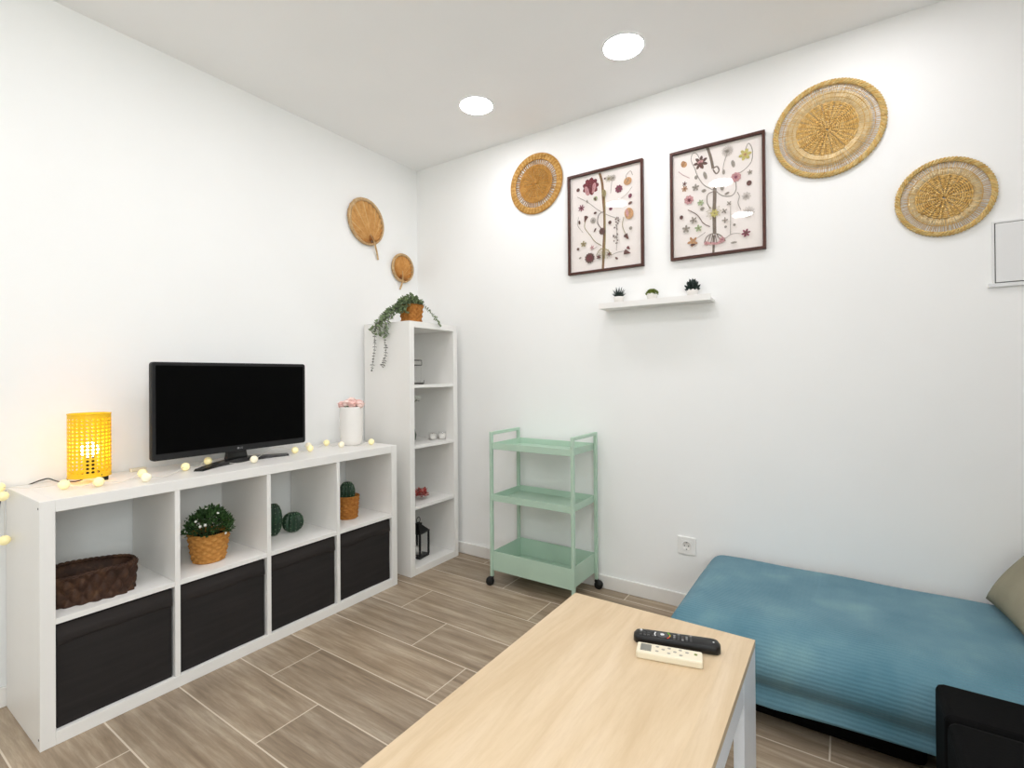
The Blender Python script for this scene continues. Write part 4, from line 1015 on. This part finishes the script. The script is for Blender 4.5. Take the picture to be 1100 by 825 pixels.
for y_ in (-.011, .011): button(rb, -.056, y_, .003, .0036, M['btnblack'], rz_(-.056))
button(rb, -.034, 0, .0145, .0155, M['btnblack'], rz_(-.034), .001, 'navigation_pad', 24); button(rb, -.034, 0, .0052, .0052, M['lite'], rz_(-.034), .002, 'centre_button')
def arc_mark(a0, a1, mt):
    m = MB(); pts = [(-.034 + q * math.cos(math.radians(a)), q * math.sin(math.radians(a))) for q, rng in ((.0175, range(a0, a1 + 1, 10)), (.0205, range(a1, a0 - 1, -10))) for a in rng]
    m.prism(pts, rz_(-.02) - .001, rz_(-.02) + .0008); m.build('color_mark', mt, rb, 'coloured arc beside the navigation pad')
arc_mark(15, 50, M['grn']); arc_mark(-15, 12, M['yel']); arc_mark(-50, -18, M['redm']); arc_mark(150, 210, M['lite'])
for i, x in enumerate((-.004, .006, .016, .026, .036)):
    for y_ in (-.0125, -.0042, .0042, .0125): button(rb, x, y_, .003, .0026, M['btnblack'] if (i + int(y_ * 1e4)) % 3 else M['grey'], rz_(x))
button(rb, .09, 0, .0022, .0022, M['lite'], rz_(.09), .0003, 'maker_emblem')
rw = thing('remote_control', 'ivory air conditioner remote with small grey display, in front of the black one', 'remote control', (2.106, -1.276, TZt), (0, 0, math.radians(14)))
m = MB(); m.box((-.0775, -.024, 0), (.0775, .024, .0185), .004); m.build('body', M['ivory'], rw)
MB().box((-.068, -.0155, .0182), (-.042, .0155, .0192), .0003).build('display', M['lcd'], rw, 'grey display')
for x, y_ in ((-.028, .011), (-.028, -.010), (-.014, .002), (.0, .012), (.0, -.011), (.014, .0), (.026, .012), (.028, -.011), (.042, .006)):
    button(rw, x, y_, .0042, .0032, M['btn'], .0187, .0006)
button(rw, .062, .004, .004, .0032, M['leaf4'], .0187, .0008, 'power_button')

# ------------------------------------------------------------------ sofa with chaise, throw, cushion
SX0, STOP = 1.940, .305
sf = thing('sofa', 'black leather corner sofa whose chaise runs along the back wall under the teal throw', 'sofa', (SX0, 0, 0))
YFR = -.695
MB().box((.06, YFR + .025, .012), (.72, -.04, .17), .02).build('chaise_base', M['leather'], sf)
MB().box((.03, YFR + .045, .17), (1.3, -.034, STOP - .012), .05).build('chaise_cushion', M['leather'], sf)
bx = 2.665 - SX0
MB().box((bx, -.937, .03), (1.42, -.762, STOP + .018), .018).build('seat_end', M['leather'], sf)
MB().box((bx + .008, -2.75, .03), (1.42, -.937, .2), .02).build('seat_base', M['leather'], sf)
MB().box((bx + .001, -1.72, .2), (1.3, -.938, STOP + .020), .022).build('seat_cushion', M['leather'], sf)
MB().box((bx + .005, -2.6, .2), (1.3, -1.725, STOP + .018), .035).build('seat_cushion', M['leather'], sf)
MB().box((1.31, -2.75, .2), (1.50, -.03, .72), .04).build('backrest', M['leather'], sf)
for x, y_ in ((.08, YFR + .08), (.08, -.09), (1.36, -.09), (bx + .06, -2.68), (1.36, -2.68)):
    MB().cyl((x, y_, 0), (x, y_, .06), .02, 14).build('foot', M['black'], sf)
# throw: unrolled cloth coordinates (s along the wall, t from the wall towards the room)
def throw_mesh():
    b = bmesh.new(); uvl = b.loops.layers.uv.new('cloth')
    s0, s1 = -.24, 1.235; ns, nt = 154, 110; g = []; zt = STOP + .004
    # profile of the front: flat top, soft roll, belly over the seat cushion, crease, hanging hem
    prof = smooth([(0, 0, 0), (.2, .001, 0), (.4, .002, 0), (.54, .0, 0), (.61, -.010, 0), (.665, -.034, 0), (.70, -.072, 0), (.712, -.11, 0), (.706, -.140, 0), (.698, -.162, 0), (.702, -.19, 0), (.709, -.228, 0)], 10)
    L = [0.]
    for p, q in zip(prof, prof[1:]): L.append(L[-1] + (q - p).length)
    def at(t):
        t = min(max(t, 0), L[-1]); k = 0
        while k < len(L) - 2 and L[k + 1] < t: k += 1
        f = (t - L[k]) / (L[k + 1] - L[k]); return prof[k].lerp(prof[k + 1], f)
    for i in range(ns + 1):
        s = s0 + (s1 - s0) * i / ns; row = []
        end = L[-1] - .010 * math.sin(s * 5.5 + .3) - .036 * max(0, min(1, (s - .28) / .45)) 
        for j in range(nt + 1):
            t = end * j / nt; p = at(t); y, z = -.030 - p.x, zt + p.y; low_ = min(1, max(0, -p.y / .12))
            rc = .06
            q = -s
            if q > 0:      # left end: rolls over and hangs
                arc = rc * PI / 2
                dxx, dzz = (rc * math.sin(q / rc), rc * (1 - math.cos(q / rc))) if q < arc else (rc, rc + q - arc)
                x = SX0 + .06 - dxx; z = min(z, zt - dzz)
            else: x = SX0 + .06 + s
            y -= low_ * (.010 * math.sin(s * 7 + .5) + .012 * math.sin(s * 3.1 - .6))
            # slanting crease below the belly
            cz = -.125 - .045 * math.sin(s * 3.1 + .1) - .008 * math.sin(s * 9); dd = (p.y - cz) / (.024 + .008 * math.sin(s * 4))
            y += (.010 + .006 * math.sin(s * 4.6 + .8)) * math.exp(-dd * dd)
            z += (1 - low_) * (.003 * math.sin(s * 8 + 1) * math.sin(t * 9) + .0025 * math.sin(s * 17 + t * 6) + .003 * math.sin(s * 5.2)) * min(1, t / .1 + .4)
            edge = min(1, t / .04); z -= .012 * (1 - edge) ** 2
            row.append((b.verts.new((x, min(y, -.030), z)), (s, t)))
        g.append(row)
    for i in range(ns):
        for j in range(nt):
            q = [g[i][j], g[i + 1][j], g[i + 1][j + 1], g[i][j + 1]]
            f = b.faces.new([v[0] for v in q]); f.smooth = True
            for lp, v in zip(f.loops, q): lp[uvl].uv = v[1]
    bmesh.ops.recalc_face_normals(b, faces=b.faces[:])
    me = bpy.data.meshes.new('throw_blanket'); b.to_mesh(me); b.free(); me.materials.append(M['throw'])
    o = bpy.data.objects.new('throw_blanket', me); C.objects.link(o)
    s_ = o.modifiers.new('thick', 'SOLIDIFY'); s_.thickness = .004; s_.offset = 1
    return o
tag(throw_mesh(), 'teal blue ribbed throw spread over the low chaise along the back wall', 'throw')
# cushion
def cushion(W_, Hh, Tk, n=24):
    m = MB(); m.sm = True; sides = []
    for sg in (1, -1):
        g = []
        for i in range(n + 1):
            row = []
            for j in range(n + 1):
                u, v_ = i / n * 2 - 1, j / n * 2 - 1
                k = ((1 - abs(u) ** 2.6) * (1 - abs(v_) ** 2.6)) ** .55
                px = u * W_ / 2 * (1 - .05 * (1 - abs(v_) ** 2) * abs(u)); py = v_ * Hh / 2 * (1 - .05 * (1 - abs(u) ** 2) * abs(v_))
                row.append(m.v((px, py, sg * Tk / 2 * k + sg * .001)))
            g.append(row)
        for i in range(n):
            for j in range(n): m.face([g[i][j], g[i + 1][j], g[i + 1][j + 1], g[i][j + 1]])
    bmesh.ops.remove_doubles(m.b, verts=m.b.verts[:], dist=.0025)
    return m
e1 = Vector((.10, -.995, 0)).normalized(); e2 = Vector((.62, .05, .78)); e2 = (e2 - e1 * e2.dot(e1)).normalized(); e3 = e1.cross(e2)
pc = Vector((2.885, -.045, STOP + .020)) + e1 * .215 + e2 * .205
mt_ = Matrix((( e1.x, e2.x, e3.x, pc.x), (e1.y, e2.y, e3.y, pc.y), (e1.z, e2.z, e3.z, pc.z), (0, 0, 0, 1)))
cu = cushion(.42, .40, .14).build('throw_pillow', M['pillow']); cu.matrix_world = mt_
tag(cu, 'plump olive grey cushion leaning on the teal throw at right edge of the photo', 'cushion')

# ------------------------------------------------------------------ wall fittings
so_ = thing('wall_socket', 'square white electrical socket low on the back wall beside the sofa', 'socket', (1.819, 0, .309), ON_BACK)
MB().box((-.043, -.043, 0), (.043, .043, .009), .003).build('cover_plate', M['plate'], so_)
m = MB(); m.lathe([(.024, .009), (.0235, .0105), (.0205, .0105), (.020, .004), (.001, .004)], n=32); m.box((-.026, -.026, .009), (.026, .026, .0096)); 
m.build('insert', M['plate'], so_)
MB().lathe([(.0205, .0108), (.0195, .0098), (.001, .0098)], n=32).build('recess', M['trim'], so_)
for x in (-.0095, .0095): MB().cyl((x, 0, .0095), (x, 0, .0105), .0028, 10).build('pin_hole', M['dark'], so_, 'dark pin hole')
for y_ in (-.017, .017): MB().box((-.003, y_ - .003, .0095), (.003, y_ + .003, .0112)).build('earth_contact', M['grey'], so_, 'metal earth clip')
pn = thing('switchboard', 'flush white electrical panel door cut off at right edge of the photo', 'electrical panel', (2.925, 0, 1.462), ON_BACK)
MB().box((-.012, 0, 0), (.37, .014, .01), .001).box((-.0, .01, 0), (.006, .240, .010)).box((.006, .234, 0), (.37, .240, .010)).box((.364, .01, 0), (.37, .234, .01)).build('surround', M['boxwhite'], pn)
MB().box((.006, .014, 0), (.364, .234, .003)).build('gap', M['dark'], pn, 'dark gap round the door')
MB().box((.0092, .0168, .003), (.361, .2312, .012), .001).build('door', M['boxwhite'], pn)

def downlight(x, y_, label, group=None):
    r = thing('ceiling_downlight', label, 'ceiling light', (x, y_, H), (0, 0, 0), 'round ceiling downlights')
    MB().lathe([(.084, -.001), (.093, -.001), (.093, -.003), (.089, -.006), (.084, -.006), (.084, -.001)], n=48).build('trim_ring', M['skyg'], r)
    MB().lathe([(.001, -.0065), (.0838, -.0065)], n=48).build('diffuser', M['lamp_on'], r, 'glowing white diffuser')
    return r
downlight(.868, -.437, 'round lit ceiling downlight nearer the left wall, above the trolley')
downlight(1.684, -.446, 'round lit ceiling downlight nearer the framed prints, larger in view')
for x, y_ in ((.90, -1.45), (1.717, -1.458), (1.719, -2.356), (.90, -2.356), (2.56, -.45), (2.56, -1.45), (2.56, -2.356), (2.56, -3.25), (.90, -4.1), (1.72, -4.1), (2.56, -4.1)):  # right column and rear row added as fill; others follow mirrored spots and grid
    downlight(x, y_, 'round lit ceiling downlight out of the picture, inferred from reflections or added as fill light')

# ------------------------------------------------------------------ daylight, exposure, camera
wd = bpy.data.worlds.new('sky'); sc.world = wd; wd.use_nodes = True
N = NT(wd); bg = wd.node_tree.nodes['Background']
sky = N.node('ShaderNodeTexSky'); sky.sky_type = 'HOSEK_WILKIE'; sky.sun_direction = (.3, .6, .75); sky.turbidity = 3.
N.t.links.new(sky.outputs[0], bg.inputs[0]); bg.inputs[1].default_value = 1.0
la = bpy.data.lights.new('window_daylight', 'AREA'); la.shape = 'RECTANGLE'; la.size = 1.4; la.size_y = 1.2; la.energy = 44; la.color = (.93, .955, 1.0)
lo = bpy.data.objects.new('window_daylight', la); C.objects.link(lo); lo.location = (XR + .16, (wy0 + wy1) / 2, (wz0 + wz1) / 2)
lo.rotation_euler = Vector((-1, 0, .0)).to_track_quat('-Z', 'Z').to_euler()

cam = bpy.data.cameras.new('camera'); co = bpy.data.objects.new('camera', cam); C.objects.link(co)
F_, V0, yaw, roll, pitch = 533.4213, 400.6391, .5914, .0074, .0048
f = Vector((-math.sin(yaw), math.cos(yaw), 0)); r = Vector((math.cos(yaw), math.sin(yaw), 0)); d = Vector((0, 0, -1))
f2 = f * math.cos(pitch) - d * math.sin(pitch); d2 = d * math.cos(pitch) + f * math.sin(pitch)
r3 = r * math.cos(roll) + d2 * math.sin(roll); d3 = d2 * math.cos(roll) - r * math.sin(roll)
co.matrix_world = Matrix(((r3.x, -d3.x, -f2.x, 2.4735), (r3.y, -d3.y, -f2.y, -2.5084), (r3.z, -d3.z, -f2.z, 1.1516), (0, 0, 0, 1)))
cam.sensor_width = 36; cam.lens = 36 * F_ / 1100; cam.shift_y = -(412.5 - V0) / 1100; cam.clip_start = .02
sc.camera = co
sc.view_settings.view_transform = 'Standard'; sc.view_settings.look = 'None'; sc.view_settings.gamma = 1; sc.view_settings.use_curve_mapping = False
sc.view_settings.exposure = .36
sc.cycles.max_bounces = 12; sc.cycles.diffuse_bounces = 6; sc.cycles.use_denoising = True
sc.cycles.sample_clamp_indirect = 8; sc.cycles.transparent_max_bounces = 24
